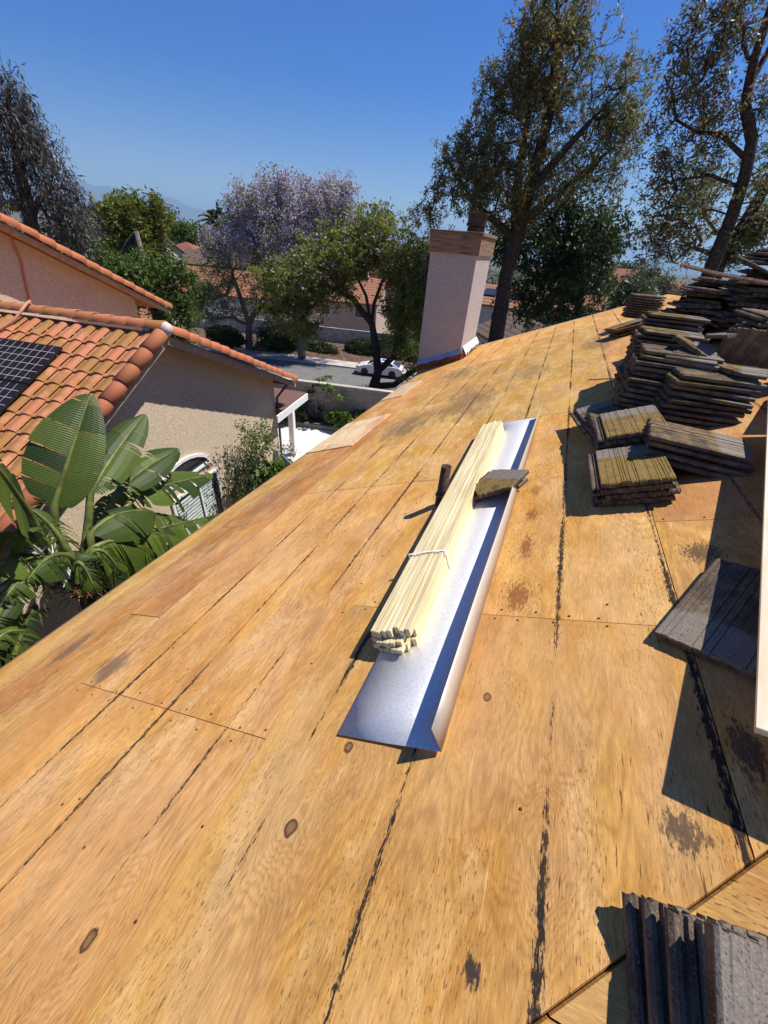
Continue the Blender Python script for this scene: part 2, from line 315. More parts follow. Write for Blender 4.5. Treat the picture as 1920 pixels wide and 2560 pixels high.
M['carpaint'] = plain("white_car_paint", (.82, .82, .82), .22, .5, 0, .02)
M['steel'] = plain("wheel_alloy", (.30, .30, .31), .35, .5, .8)
M['bark_dark'] = plain("dark_bark", (.055, .043, .035), .9, .1, 0, .5, 14, .6)
M['bark_grey'] = plain("grey_bark", (.17, .145, .12), .9, .1, 0, .45, 10, .6)
M['lf_jac'] = leaf_mat("jacaranda_leaf", (.06, .085, .016), (.28, .30, .065)); M['lf_purple'] = leaf_mat("jacaranda_blossom", (.32, .24, .47), (.62, .52, .77), trans=.4)
M['lf_street'] = leaf_mat('bright_jacaranda_leaf', (.055, .08, .015), (.25, .275, .05), trans=.35); M['lf_oak'] = leaf_mat("silk_oak_leaf", (.040, .056, .020), (.19, .195, .075), trans=.38); M['lf_orange'] = leaf_mat("silk_oak_blossom", (.20, .10, .014), (.46, .24, .03), trans=.35)
M['lf_rust'] = leaf_mat("rusty_seed_leaf", (.06, .04, .03), (.24, .13, .085), trans=.3)
M['lf_euc'] = leaf_mat("eucalyptus_leaf", (.030, .032, .026), (.15, .135, .12), trans=.2); M['lf_green'] = leaf_mat("mid_green_leaf", (.03, .06, .01), (.13, .20, .03))
M['lf_yellow'] = leaf_mat("yellow_green_leaf", (.04, .065, .008), (.20, .22, .022)); M['lf_dark'] = leaf_mat("dark_green_leaf", (.015, .030, .010), (.055, .09, .022))
M['lf_blue'] = leaf_mat("distant_leaf", (.035, .055, .022), (.085, .115, .045))
M['lf_palm'] = leaf_mat("palm_leaf", (.03, .05, .018), (.12, .15, .06))
M['sol'] = None
t = NT("solar_cells", .12, .5); u, v, w = t.sep(t.co()); gx = t.math('ABSOLUTE', t.math('SUBTRACT', t.math('FRACT', t.math('DIVIDE', u, .15)), .5)); gy = t.math('ABSOLUTE', t.math('SUBTRACT', t.math('FRACT', t.math('DIVIDE', v, .15)), .5))
m = t.ramp(t.math('MAXIMUM', gx, gy), .472, .484); M['sol'] = t.done(t.mix(m, (.012, .013, .022), (.55, .57, .6)))
def strelitzia():
    t = NT("giant_leaf", .45, .4); f = t.tone(); v = t.n("Attribute", attribute_name="vein").outputs["Fac"]
    w = t.math('MULTIPLY_ADD', t.math('SINE', t.math('MULTIPLY', v, 330.0)), .5, .5)
    c = t.mix(f, (.018, .042, .007), (.115, .165, .02)); c = t.mix(t.math('MULTIPLY', t.ramp(w, .55, 1.0), t.math('MULTIPLY', t.ramp(t.noise(t.co(), 4, 3), .35, .65), .55)), c, (.016, .038, .007))
    t.put(t.b.inputs["Base Color"], c); t.bump(w, .35, .01)
    tr = t.n("BsdfTranslucent"); t.put(tr.inputs[0], t.mix(.5, c, (.20, .34, .03))); mx = t.n("MixShader"); mx.inputs[0].default_value = .22
    t.t.links.new(t.b.outputs[0], mx.inputs[1]); t.t.links.new(tr.outputs[0], mx.inputs[2]); t.t.links.new(mx.outputs[0], t.t.nodes["Material Output"].inputs["Surface"]); return t.m
M['strel'] = strelitzia()
M['stem'] = plain("green_stem", (.13, .15, .035), .5, .4, 0, .4, 6); M['husk'] = plain("dry_leaf_husk", (.22, .10, .045), .85, .2, 0, .5, 10); M['bract'] = plain("pale_bract", (.55, .55, .48), .6, .3, 0, .3)
M['dishm'] = plain("grey_dish_metal", (.28, .29, .30), .5, .5)

# ------------------------------------------------------------------ the house under re-roofing
def root_at(name, loc): return empty(name, loc)
def sub(o, root, Mw=None):                    # parent a mesh made in world (or Mw) coordinates
    o.parent = root; o.matrix_basis = Matrix.Translation(-root.location) @ (Mw if Mw is not None else Matrix.Identity(4)); return o
def clip(poly, f):                            # keep f(p) >= 0
    out = []
    for i in range(len(poly)):
        a, b = poly[i], poly[(i + 1) % len(poly)]; fa, fb = f(a), f(b)
        if fa >= 0: out.append(a)
        if fa * fb < 0: k = fa / (fa - fb); out.append((a[0] + (b[0] - a[0]) * k, a[1] + (b[1] - a[1]) * k))
    return out
HIP_C = 0.117
RAKE_T, RIDGE_X = 10.2, 1.95; RIDGE_S = RIDGE_X / CP; EAVE_S = -2.60; RIDGE_Z = ROOF_O.z + RIDGE_X * TP
house = root_at("stucco_house", (-0.2, 4.0, -7.0))
tag(house, "stucco house being re-roofed, bare weathered plywood deck in the foreground", "house")
def sheet(s0, s1, t0, t1, mat, name, th=.012, top=0.0, gap=.0016):
    poly = [(s0 + gap, t0 + gap), (s1 - gap, t0 + gap), (s1 - gap, t1 - gap), (s0 + gap, t1 - gap)]
    poly = clip(poly, lambda p: p[1] - (p[0] * CP - HIP_C) - .006)
    if len(poly) < 3: return
    mb = MB(); n = len(poly); lift = random.uniform(-.0012, .0012)
    mb.prism([(a, b, top - th) for a, b in poly], (0, 0, th + lift)); sub(mb.build(name, mat), house, ROOF_M)
def rows(s0, s1, joints, mat, name, **k):
    for a, b in zip(joints[:-1], joints[1:]): sheet(s0, s1, a, b, mat, name, **k)
rows(-1.775, -.556, [-4.4, -1.98, .455, 2.42, 4.86, 7.30, RAKE_T], M['ply'], "plywood_sheet")
rows(-.556, .666, [-1.34, 1.096, 3.54, 5.98, 8.42, RAKE_T], M['ply'], "plywood_sheet")
rows(.666, 1.885, [-.70, 1.72, 4.16, 6.60, RAKE_T], M['ply'], "plywood_sheet")
rows(1.885, RIDGE_S, [.7, 3.1, 5.5, 7.9, RAKE_T], M['ply'], "plywood_sheet")
for s0, s1, js in ((EAVE_S, -2.335, [-4.5, -.4, 3.9, 7.6, RAKE_T]), (-2.335, -2.07, [-4.5, 1.9, 5.2, RAKE_T]), (-2.07, -1.775, [-4.5, .9, 4.4, 8.0, RAKE_T])): rows(s0, s1, js, M['eave_board'], "eave_board", gap=.0025)
for s0, s1, t0, t1 in ((-2.605, -2.21, 3.62, 4.74), (-2.205, -1.93, 3.62, 4.80), (-2.605, -2.20, 5.93, 7.02)):
    sub(MB().box((s0, t0, .001), (s1, t1, .010)).build("new_plywood_patch", M['newply']), house, ROOF_M)
sub(MB().box((-2.63, -4.4, -.16), (-2.607, RAKE_T, -.004)).build("fascia_board", M['fascia']), house, ROOF_M)
sub(MB().box((-2.60, RAKE_T + .002, -.12), (RIDGE_S, RAKE_T + .035, .004)).build("rake_board", M['board']), house, ROOF_M)
# far slope beyond the ridge and the hip end
FS = RIDGE_X * 2 + 2.4
far = MB(); far.prism([(RIDGE_X + .004, RIDGE_X - HIP_C, RIDGE_Z), (FS, FS - HIP_C - 2 * (FS - RIDGE_X), RIDGE_Z - (FS - RIDGE_X) * TP), (FS, RAKE_T, RIDGE_Z - (FS - RIDGE_X) * TP), (RIDGE_X + .004, RAKE_T, RIDGE_Z)], (0, 0, -.012))
sub(far.build("rear_plywood_deck", M['ply_plain']), house)
HIPM = Matrix(((0, 1, 0, 0), (CP, 0, -SP, -HIP_C), (SP, 0, CP, ROOF_O.z), (0, 0, 0, 1)))     # local x up its slope (+Y), local y along +X
def hip_sheet(a0, a1, b0, b1):
    poly = [(a0 + .002, b0 + .002), (a1 - .002, b0 + .002), (a1 - .002, b1 - .002), (a0 + .002, b1 - .002)]
    poly = clip(poly, lambda p: p[1] - p[0] * CP - .006); poly = clip(poly, lambda p: (2 * RIDGE_X - p[1]) - p[0] * CP)
    if len(poly) < 3: return
    sub(MB().prism([(a, b, -.014) for a, b in poly], (0, 0, .012)).build("hip_plywood_sheet", M['ply_plain']), house, HIPM)
for a0, a1, bs in ((-2.3, -.9, (-3, -.4, 2.0, 4.4, 7)), (-.9, .32, (-2, .62, 3.06, 5.5)), (.32, 1.54, (-1, 1.45, 3.9)), (1.54, 2.2, (.5, 3.2))):
    for b0, b1 in zip(bs[:-1], bs[1:]): hip_sheet(a0, a1, b0, b1)
walls = MB().box((-1.95, -3.6, -7.05), (5.8, RAKE_T - .35, ROOF_O.z - 1.95 * TP - .15)); sub(walls.build("wall", M['stucco']), house)
sof = MB().prism([(-2.38, -4.2, ROOF_O.z - 2.38 * TP - .03), (-1.9, -4.2, ROOF_O.z - 2.38 * TP - .03), (-1.9, RAKE_T, ROOF_O.z - 2.38 * TP - .03), (-2.38, RAKE_T, ROOF_O.z - 2.38 * TP - .03)], (0, 0, -.03)); sub(sof.build("soffit", M['trim_tan']), house)
hipgap = MB().tube([rf((t_ + HIP_C) / CP, t_, -.05) for t_ in (-1.5, 1.8)], .012, 6); sub(hipgap.build("hip_rafter", M['fascia']), house)
nail_spots = []
for t_ in np.arange(-1.6, 10, .26): nail_spots.append((-.58 + random.uniform(-.012, .012), t_ + random.uniform(-.05, .05)))
for s_ in np.arange(-1.74, -.58, .15): nail_spots += [(s_ + random.uniform(-.04, .04), .475 + random.uniform(-.012, .012)), (s_ + random.uniform(-.04, .04), .43 + random.uniform(-.012, .012)), (s_ + random.uniform(-.04, .04), 2.44)]
for s_ in np.arange(-.5, .65, .14): nail_spots += [(s_ + random.uniform(-.05, .05), 1.118 + random.uniform(-.012, .012)), (s_ + random.uniform(-.05, .05), 1.078)]
for s_ in np.arange(.70, 1.3, .14): nail_spots += [(s_, 1.74)]
for _ in range(16): nail_spots.append((random.uniform(-1.6, .6), random.uniform(-.2, 1.2)))
for s_, t_ in nail_spots[:100]:
    if t_ < s_ * CP - HIP_C + .02: continue
    nm = MB().lathe([(0.0, .0028), (.0028, .0026), (.0038, .0015), (.004, -.004)], 7, ROOF_M @ Matrix.Translation((s_, t_, 0))); sub(nm.build("nail_head", M['iron']), house)

# chimney at the far eave corner
ch = root_at("chimney", (-2.175, 9.24, -2.3)); tag(ch, "pale pink stucco chimney with brown wooden band rising at the far eave", "chimney")
CX0, CX1, CY0, CY1 = -2.63, -1.73, 8.50, 9.95
sub(MB().box((CX0, CY0, -3.4), (CX1, CY1, 0.0)).build("chimney_shaft", M['stucco_pink']), ch)
B0, B1 = -.03, .265
for a, b in (((CX0 - .035, CY0 - .035, B0), (CX1 + .035, CY0 - .002, B1)), ((CX0 - .035, CY1 + .002, B0), (CX1 + .035, CY1 + .035, B1)), ((CX0 - .035, CY0, B0), (CX0 - .002, CY1, B1)), ((CX1 + .002, CY0, B0), (CX1 + .035, CY1, B1))):
    w_ = MB(); sz = [b[i] - a[i] for i in range(3)]
    if sz[1] > sz[0]:
        Mw = Matrix.Translation((a[0], a[1], a[2])) @ Matrix.Rotation(math.pi / 2, 4, 'Z'); w_.box((0, -sz[0], 0), (sz[1], 0, sz[2]))
    else: Mw = Matrix.Translation(a); w_.box((0, 0, 0), sz)
    sub(w_.build("trim_board", M['trimwood'], bevel=.004), ch, Mw)
sub(MB().box((CX0 - .05, CY0 - .05, B1), (CX1 + .06, CY1 + .05, B1 + .055)).build("cap_board", M['trimwood'], bevel=.005), ch)
sa = MB(); Ms = Matrix.Translation((-1.99, 9.25, B1 + .055)); sa.lathe([(0, 0), (.17, 0), (.17, .10), (.13, .11)], 20, Ms)
sa.lathe([(.11, .11), (.20, .115), (.20, .15), (.185, .15), (.185, .29), (.215, .29), (.215, .315), (.0, .325)], 24, Ms); sub(sa.build("spark_arrestor", M['iron']), ch)
cz = lambda x: ROOF_O.z + x * TP
for (x0, y0), (x1, y1), nm, mt, h0, h1, out in (((CX0, CY0), (CX1, CY0), "curb_board", M['redwood'], .0, .15, -.03), ((CX1, CY0), (CX1, CY1), "curb_board", M['redwood'], .0, .15, .03)):
    mb = MB(); ex = Vector((0, out, 0)) if y0 == y1 else Vector((out, 0, 0))
    mb.prism([(x0, y0, cz(x0) + h0), (x1, y1, cz(x1) + h0), (x1, y1, cz(x1) + h1), (x0, y0, cz(x0) + h1)], ex * 1.0); sub(mb.build(nm, mt), ch)
ap = MB(); n_ = 10
vs = []
for i in range(n_ + 1):
    x = CX0 + (CX1 - CX0 + .05) * i / n_; vs += [(x, CY0 - .004, cz(x) + .235), (x, CY0 - .085 - .015 * math.sin(i * 1.3), cz(x) + .14 + .012 * math.sin(i * 2.1))]
ap.add(vs, [(2 * i, 2 * i + 1, 2 * i + 3, 2 * i + 2) for i in range(n_)]); o = ap.build("apron_flashing", M['bluepaper']); o.modifiers.new("thick", 'SOLIDIFY').thickness = .003; sub(o, ch)
ap = MB(); vs = []; n_ = 12
for i in range(n_ + 1):
    y = CY0 + .12 + (CY1 - CY0) * i / n_; vs += [(CX1 + .004, y, cz(CX1) + .25 + .015 * random.random()), (CX1 + .05 + .03 * random.random(), y, cz(CX1) + .15 + .05 * random.random()), (CX1 + .07 + .05 * random.random(), y + .03, cz(CX1) + .09 + .07 * (i % 2))]
ap.add(vs, [f for i in range(n_) for f in ((3 * i, 3 * i + 1, 3 * i + 4, 3 * i + 3), (3 * i + 1, 3 * i + 2, 3 * i + 5, 3 * i + 4))]); o = ap.build("torn_side_flashing", M['paper']); o.modifiers.new("thick", 'SOLIDIFY').thickness = .003; sub(o, ch)

# vent pipe
vp = root_at("vent_pipe", rf(-.41, 2.036, 0)); tag(vp, "short rusty vent pipe standing beside the lath bundle", "vent pipe")
mb = MB().lathe([(.030, -.03), (.030, .268), (.0245, .268), (.0245, .02), (.0, .02)], 24); mb.build("pipe_shell", M['iron'], vp, True)
mb = MB().lathe([(.036, .06), (.036, .075), (.030, .08)], 24); mb.build("coupling_ring", M['iron'], vp)

# ------------------------------------------------------------------ galvanised flashing, lath bundle
fl = root_at("metal_flashing", rf(-.1, 2.0, 0)); tag(fl, "long L-shaped galvanised metal flashing lying on the plywood", "flashing")
A, B_ = (-.303, .525), (.035, .545); C_, D_ = (.072, 3.50), (-.272, 3.53)
mb = MB(); vs = []; N_ = 24
def flex(f, k): return .005 + .012 * (1 - f) ** 3 * k + .0025 * math.sin(f * 13) * k
for i in range(N_ + 1):
    f = i / N_; l = (A[0] + (D_[0] - A[0]) * f, A[1] + (D_[1] - A[1]) * f); r = (B_[0] + (C_[0] - B_[0]) * f, B_[1] + (C_[1] - B_[1]) * f)
    vs += [rf(l[0], l[1], flex(f, .2)), rf((l[0] + r[0]) / 2, (l[1] + r[1]) / 2, flex(f, .3)), rf(r[0], r[1], flex(f, 1))]
mb.add(vs, [f for i in range(N_) for f in ((3 * i, 3 * i + 1, 3 * i + 4, 3 * i + 3), (3 * i + 1, 3 * i + 2, 3 * i + 5, 3 * i + 4))])
o = mb.build("flashing_pan", M['galv'], None, True); o.modifiers.new("thick", 'SOLIDIFY').thickness = .0012; sub(o, fl)
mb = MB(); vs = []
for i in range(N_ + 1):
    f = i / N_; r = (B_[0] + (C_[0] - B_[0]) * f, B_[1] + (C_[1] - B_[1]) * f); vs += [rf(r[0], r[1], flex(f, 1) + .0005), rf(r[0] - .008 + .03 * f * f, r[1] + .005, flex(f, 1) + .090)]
mb.add(vs, [(2 * i, 2 * i + 1, 2 * i + 3, 2 * i + 2) for i in range(N_)]); o = mb.build("upstand_flange", M['galv_ply_reflect'], None, True); o.modifiers.new("thick", 'SOLIDIFY').thickness = .0012; sub(o, fl)

bd = root_at("lath_bundle", rf(-.26, 2.0, 0)); tag(bd, "bundle of pale new pine laths tied with white strap", "lath bundle")
ba = Vector((-.305, .84)); bb = Vector((-.338, 3.24)); ax = (bb - ba).normalized(); axn = Vector((ax.y, -ax.x))
def lath(u, n, w, h, l0, L, roll=0, yaw=0):
    Mw = ROOF_M @ Matrix(((axn.x, ax.x, 0, ba.x), (axn.y, ax.y, 0, ba.y), (0, 0, 1, 0), (0, 0, 0, 1))) @ Matrix.Translation((u, l0, n)) @ Matrix.Rotation(yaw, 4, 'Z') @ Matrix.Rotation(roll, 4, 'Y')
    sub(MB().box((-w / 2, 0, -h / 2), (w / 2, L, h / 2)).build("lath", M['lath'], bevel=.0015), bd, Mw)
LW, LH = .0185, .0365
zz = .009
for row, (cnt, x0, w, h) in enumerate(((4, .0, .0245, .0190), (5, -.012, .0245, .0190), (5, -.016, .0245, .0205))):
    zz += h / 2
    for k in range(cnt): lath(x0 + w / 2 + k * (w + .0012), zz, w - .0012, h - .0016, random.uniform(-.012, .020) + row * .006, 2.40 + random.uniform(-.02, .02), random.uniform(-.025, .025))
    zz += h / 2 + .001
for k in range(7):       # top course on edge
    lath(-.012 + k * .0222 + .009, zz + LH / 2 - .002 + random.uniform(-.005, .004), .0185, LH - .002, .035 + random.uniform(-.025, .015), 2.385, random.uniform(-.02, .02), random.uniform(-.0012, .0012))
for u, n in ((.112, .028), (.114, .064), (.134, .022), (.136, .058)): lath(u, n, .019, .034, .05 + random.uniform(-.03, .03), 2.38, random.uniform(-.08, .08), random.uniform(-.001, .001))
st_ = MB(); b0 = .50
path = [(-.021, .004), (-.021, zz + LH + .002), (.070, zz + LH + .004), (.150, zz + LH - .002), (.150, .004)]
Mb = ROOF_M @ Matrix(((axn.x, ax.x, 0, ba.x), (axn.y, ax.y, 0, ba.y), (0, 0, 1, 0), (0, 0, 0, 1)))
vs = []
for u, n in path: vs += [Mb @ Vector((u, b0 + u * .2, n)), Mb @ Vector((u, b0 + .009 + u * .2, n))]
st_.add(vs, [(2 * i, 2 * i + 1, 2 * i + 3, 2 * i + 2) for i in range(4)]); o = st_.build("strap", M['white']); o.modifiers.new("thick", 'SOLIDIFY').thickness = .0015; sub(o, bd)

# ------------------------------------------------------------------ concrete tiles
def tile_mesh(seed, broken=None, smooth=False, mat='tile'):
    rr = random.Random(seed); W, L, T = .33, .42, .029
    xs = [-.165, -.158, -.150, -.147, -.140, -.137, -.129, -.126]; prof = [.011, .016, .016, .009, .009, .015, .015, .008]
    xs.append(-.122); prof.append(.026)
    if smooth: xs = [-.165, -.160]; prof = [.025, T]
    x = -.118 if not smooth else -.155
    while x < .155:
        g = rr.choice((.010, .016, .022, .03)); xs += [x, x + g - .003]; d = rr.uniform(-.0018, .0012); prof += [T + d, T + d]
        x += g
        if x < .15 and rr.random() < .75 and not smooth: xs.append(x - .0015); prof.append(T - .0045)
    xs += [.158, .165]; prof += [T, T - .004]
    bot = [(.0 if smooth else .004 if -.125 < a < .12 else (.0 if a < -.1 else .008)) for a in xs]
    ys = [-.21, -.206, -.195, -.17, -.13, -.07, 0, .07, .14, .19, .21]
    chew = [rr.uniform(-.006, .008) for _ in xs]; hew = [rr.uniform(-.003, .004) for _ in xs]
    vs = []; nx, ny = len(xs), len(ys)
    for side in (0, 1):
        for j, y in enumerate(ys):
            for i, a in enumerate(xs):
                yy = y + (chew[i] * max(0, 1 - j / 3.0)) + (hew[i] if j == ny - 1 else 0)
                if broken:
                    lim = broken(a); yy = max(yy, lim + chew[i] + .0006 * j) if broken is not None else yy
                z = prof[i] if side else bot[i]
                if side: z += rr.uniform(-.0007, .0007) - (.007 if j == 0 else .002 if j == 1 else 0)
                vs.append((a, yy, z))
    I = lambda s, j, i: s * nx * ny + j * nx + i
    fs = []
    for j in range(ny - 1):
        for i in range(nx - 1):
            fs.append((I(1, j, i), I(1, j, i + 1), I(1, j + 1, i + 1), I(1, j + 1, i))); fs.append((I(0, j, i), I(0, j + 1, i), I(0, j + 1, i + 1), I(0, j, i + 1)))
    for i in range(nx - 1):
        fs.append((I(0, 0, i), I(0, 0, i + 1), I(1, 0, i + 1), I(1, 0, i))); fs.append((I(0, ny - 1, i + 1), I(0, ny - 1, i), I(1, ny - 1, i), I(1, ny - 1, i + 1)))
    for j in range(ny - 1):
        fs.append((I(0, j + 1, 0), I(0, j, 0), I(1, j, 0), I(1, j + 1, 0))); fs.append((I(0, j, nx - 1), I(0, j + 1, nx - 1), I(1, j + 1, nx - 1), I(1, j, nx - 1)))
    me = bpy.data.meshes.new("roof_tile"); me.from_pydata(vs, [], fs); me.update(); me.materials.append(M[mat]); return me
TILES = [tile_mesh(k) for k in range(6)]; MOSSY = [tile_mesh(40 + k, mat='tile_moss') for k in range(3)]
MOSSB = [tile_mesh(22, lambda a: -.12 + abs(a) * .7, mat='tile_moss'), tile_mesh(20, lambda a: -.05 + a * .9, mat='tile_moss')]
BROKEN = [tile_mesh(20, lambda a: -.05 + a * .9), tile_mesh(21, lambda a: .02 - a * .5), tile_mesh(22, lambda a: -.12 + abs(a) * .7), tile_mesh(23, lambda a: .06 + a * .3)]
def tile(P, rot, label, group=None, me=None, name="roof_tile"):
    o = bpy.data.objects.new(name, me or random.choice(TILES)); COL.objects.link(o)
    o.matrix_world = Matrix.Translation(P) @ rot; tag(o, label, "roof tile", group); return o
LEVEL = Matrix.Identity(4); ROOFR = ROOF_M.to_3x3().to_4x4()
def Rz(d): return Matrix.Rotation(R_(d), 4, 'Z')
def Rx(d): return Matrix.Rotation(R_(d), 4, 'X')
def Ry(d): return Matrix.Rotation(R_(d), 4, 'Y')
def pile(n, P, dP, rot, label, group, top_label=None, jit=.012, yaw=3, tilt=.8, step=.0315, moss=0):
    P = Vector(P); up = rot @ Vector((0, 0, 1))
    for k in range(n):
        p = P + up * (k * step) + Vector(dP) * k + (rot @ Vector((random.uniform(-jit, jit), random.uniform(-jit, jit), 0)))
        r = rot @ Rz(random.uniform(-yaw, yaw)) @ Rx(random.uniform(-tilt, tilt)) @ Ry(random.uniform(-tilt, tilt))
        tile(p, r, top_label if (k == n - 1 and top_label) else label, group, random.choice(MOSSY) if k >= n - moss else None)
# front stack of four, aligned with the roof slope (nose toward the viewer)
pile(4, rf(.60, 2.08, .003), (-.003, 0, 0), ROOFR @ Rz(2), "ribbed grey roof tile under the lichen-topped tile of the nearest short stack", "tiles of the nearest short stack", "lichen-spotted ribbed tile on top of the short stack nearest the flashing", jit=.006, yaw=1, tilt=.3, moss=1)
# second stack just behind it
pile(6, rf(.64, 2.52, .003), (-.002, .002, 0), ROOFR @ Rz(4), "dark roof tile in the low stack tucked behind the nearest short stack", "tiles of the low tucked-in stack", "pale-edged tile on top of the low stack behind the nearest stack", jit=.01, yaw=2, tilt=.5)
NOSE_L = Rz(-90)
# fan of leveled tiles, noses to the left
pile(4, (.82, 2.265, -.795), (-.010, .006, 0), Rz(-98), "dark tile under the large yellowed tile tilted toward the viewer", "tiles of the tilted front fan", "large yellowed tile lying tilted on top of the front fan", jit=.008, yaw=2, tilt=1, step=.033, moss=2)
pile(10, (.865, 2.90, -.808), (.008, .007, 0), Rz(-86), "dark tile in the fanned stack with mossy yellow noses", "tiles of the fanned mossy stack", "broad mossy tile topping the fanned stack with yellow noses", jit=.014, yaw=4, tilt=1.2, step=.0325, moss=4)
tile((.99, 3.06, -.482), Rz(-108) @ Rx(3), "broken grey tile piece lying on the broad mossy tile", me=BROKEN[0], name="broken_roof_tile")
pile(14, (.70, 3.02, -.86), (.004, .013, 0), Rz(-94), "dark tile in the tall left stack with rounded black edges", "tiles of the tall left stack", "slate-dark tile topping the tall left stack", jit=.015, yaw=4, tilt=1.0)
pile(4, (.56, 2.72, -.945), (-.004, 0, 0), Rz(-80) @ Rx(-6), "dark tile leaning out low at the left foot of the tall stack", "tiles at the foot of the tall stack", jit=.012, yaw=6, tilt=2)
tile(rf(.52, 2.98, .10), ROOFR @ Rz(10) @ Ry(-4), "grey tile sticking out left from the tall left stack's side")
tile((.74, 3.18, -.425), Rz(-96) @ Ry(14), "broken tile piece propped with a jagged pale nose", me=BROKEN[1], name="broken_roof_tile")
tile((.80, 3.22, -.40), Rz(-70) @ Rx(-17) @ Ry(10), "broken tile leaning steeply between two stacks", me=BROKEN[2], name="broken_roof_tile")
tile((.86, 3.38, -.365), Rz(-120) @ Rx(12), "chipped tile with its edge showing white breaks", me=BROKEN[3], name="broken_roof_tile")
pile(13, (.78, 3.82, -.79), (.002, .003, 0), Rz(-90), "dark tile in the straight stack behind the broken pieces", "tiles of the straight middle stack", "pale yellowed tile topping the straight middle stack", jit=.02, yaw=3, tilt=1, moss=1)
pile(15, (.85, 4.22, -.77), (.001, .002, 0), Rz(-94), "dark tile in the stack behind the straight middle stack", "tiles of the rear middle stack", "yellow-streaked slab tile topping the rear middle stack", jit=.02, yaw=3, tilt=1, moss=1)
pile(10, (1.07, 7.45, -.63), (0, 0, 0), Rz(-84), "thin dark tile in the small square stack near the far roof edge", "tiles of the small far stack", "level tile topping the small square stack near the far edge", jit=.012, yaw=2, tilt=.6, step=.0315)
pile(4, (.92, 6.75, -.755), (0, 0, 0), ROOFR @ Rz(-70), "dark tile in the low loose heap casting shadow near the far edge", "tiles of the low far heap", jit=.04, yaw=14, tilt=3)
# high wall of stacked tiles along the ridge
wl = "weathered dark tile in the high wall of stacked tiles on the ridge"; wg = "tiles of the high ridge wall"
def zr(x): return ROOF_O.z + min(x, 2 * RIDGE_X - x) * TP
def wallpile(x, y, ztop, yaw0=0):
    n = int((ztop - zr(x) - .03) / .042); z0 = zr(x + .16) + .01 if x < RIDGE_X else zr(x) + .02
    z0 = zr(x) + .05
    for k in range(n):
        rot = Rz(yaw0 + random.uniform(-13, 13)) @ Rx(random.uniform(-2.5, 2.5)) @ Ry(random.uniform(-2.5, 2.5) + (-12 if k < 2 else 0))
        tile((x + random.uniform(-.06, .06), y + random.uniform(-.06, .06), z0 + k * .042), rot @ Matrix.Diagonal((1, 1, 1.35, 1)), wl, wg)
for x, y, zt, yw in ((1.17, 5.15, -.12, 0), (1.50, 5.05, -.03, 4), (1.84, 4.95, .02, -3), (2.17, 4.85, -.02, 2), (1.36, 5.55, -.02, 5), (1.70, 5.50, .085, 0), (2.04, 5.40, .10, 3), (1.52, 4.28, -.22, -4), (1.86, 4.20, -.12, 3)): wallpile(x, y, zt, yw)
tile((1.53, 5.15, .055), Rz(-60) @ Rx(-14) @ Ry(14), "smooth tile leaning aslant on top of the high tile wall", me=TILES[2])
pile(4, (1.72, 5.55, .105), (.02, 0, 0), Rz(-92), "level tile in the small heap crowning the high tile wall", "tiles crowning the high wall", jit=.03, yaw=5, tilt=1)
lb = root_at("wood_lath", (1.0, 4.9, .02)); tag(lb, "long thin weathered lath lying across the high tile wall", "lath")
a, b = at_dist(1702, 662, 5.02), at_dist(1945, 712, 4.45); sub(MB().tube([a, a.lerp(b, .5) - Vector((0, 0, .01)), b], [.014, .015, .014], 4).build("lath_strip", M['trimwood']), lb)
# tiles standing on edge with ribbed faces toward the viewer
for k in range(2):
    tile((1.16 + k * .335, 3.36 + .03 * k, -.47 + .13 * k), Rz(2 + 4 * k) @ Rx(-76), ["ribbed dark tile standing upright behind the mossy fan", "second ribbed upright tile partly out of frame beside the first"][k], me=TILES[k + 1])
# small two-piece tile on the flashing
tile(rf(-.085, 2.06, .058), ROOFR @ Rz(-28) @ Ry(-6) @ Rx(6) @ Matrix.Diagonal((.92, .86, 1, 1)), "broken mossy tile piece lying across the flashing and laths", me=MOSSB[0], name="broken_roof_tile")
tile(rf(-.09, 2.06, .022), ROOFR @ Rz(-25) @ Ry(-4) @ Rx(2) @ Matrix.Diagonal((.88, .82, 1, 1)), "lower broken tile piece squeezed under the mossy one on the flashing", me=MOSSB[1], name="broken_roof_tile")
# tile lying under the white board
tile(rf(.83, 1.13, .012), ROOFR @ Rz(148) @ Rx(-2), "weathered grey tile lying half in shadow below the white board", me=TILES[3])
# foreground stack at the bottom right on the hip side
HR = HIPM.to_3x3().to_4x4()
fp = [(.590, .204, .004, -9), (.602, .202, .037, -7), (.616, .198, .070, -5), (.637, .196, .116, -1)]
fl_ = ["lowest grey tile of the corner stack, its left edge in shadow", "second tile of the corner stack with twin ribs on its lip", "third tile of the corner stack, pale lip lit above shadow", "gritty sparkling tile on top of the corner stack with smooth grey head"]
def hipz(y): return ROOF_O.z + (y + HIP_C) * TP
for k, (x, y, h, yw) in enumerate(fp):
    tile(Vector((x, y, hipz(y))) + Vector((0, -SP, CP)) * h, Matrix.Rotation(P_, 4, 'X') @ Rz(-yw), fl_[k], "tiles of the corner stack", TILES[k] if k < 3 else tile_mesh(31, None, True, "tile_grit"))
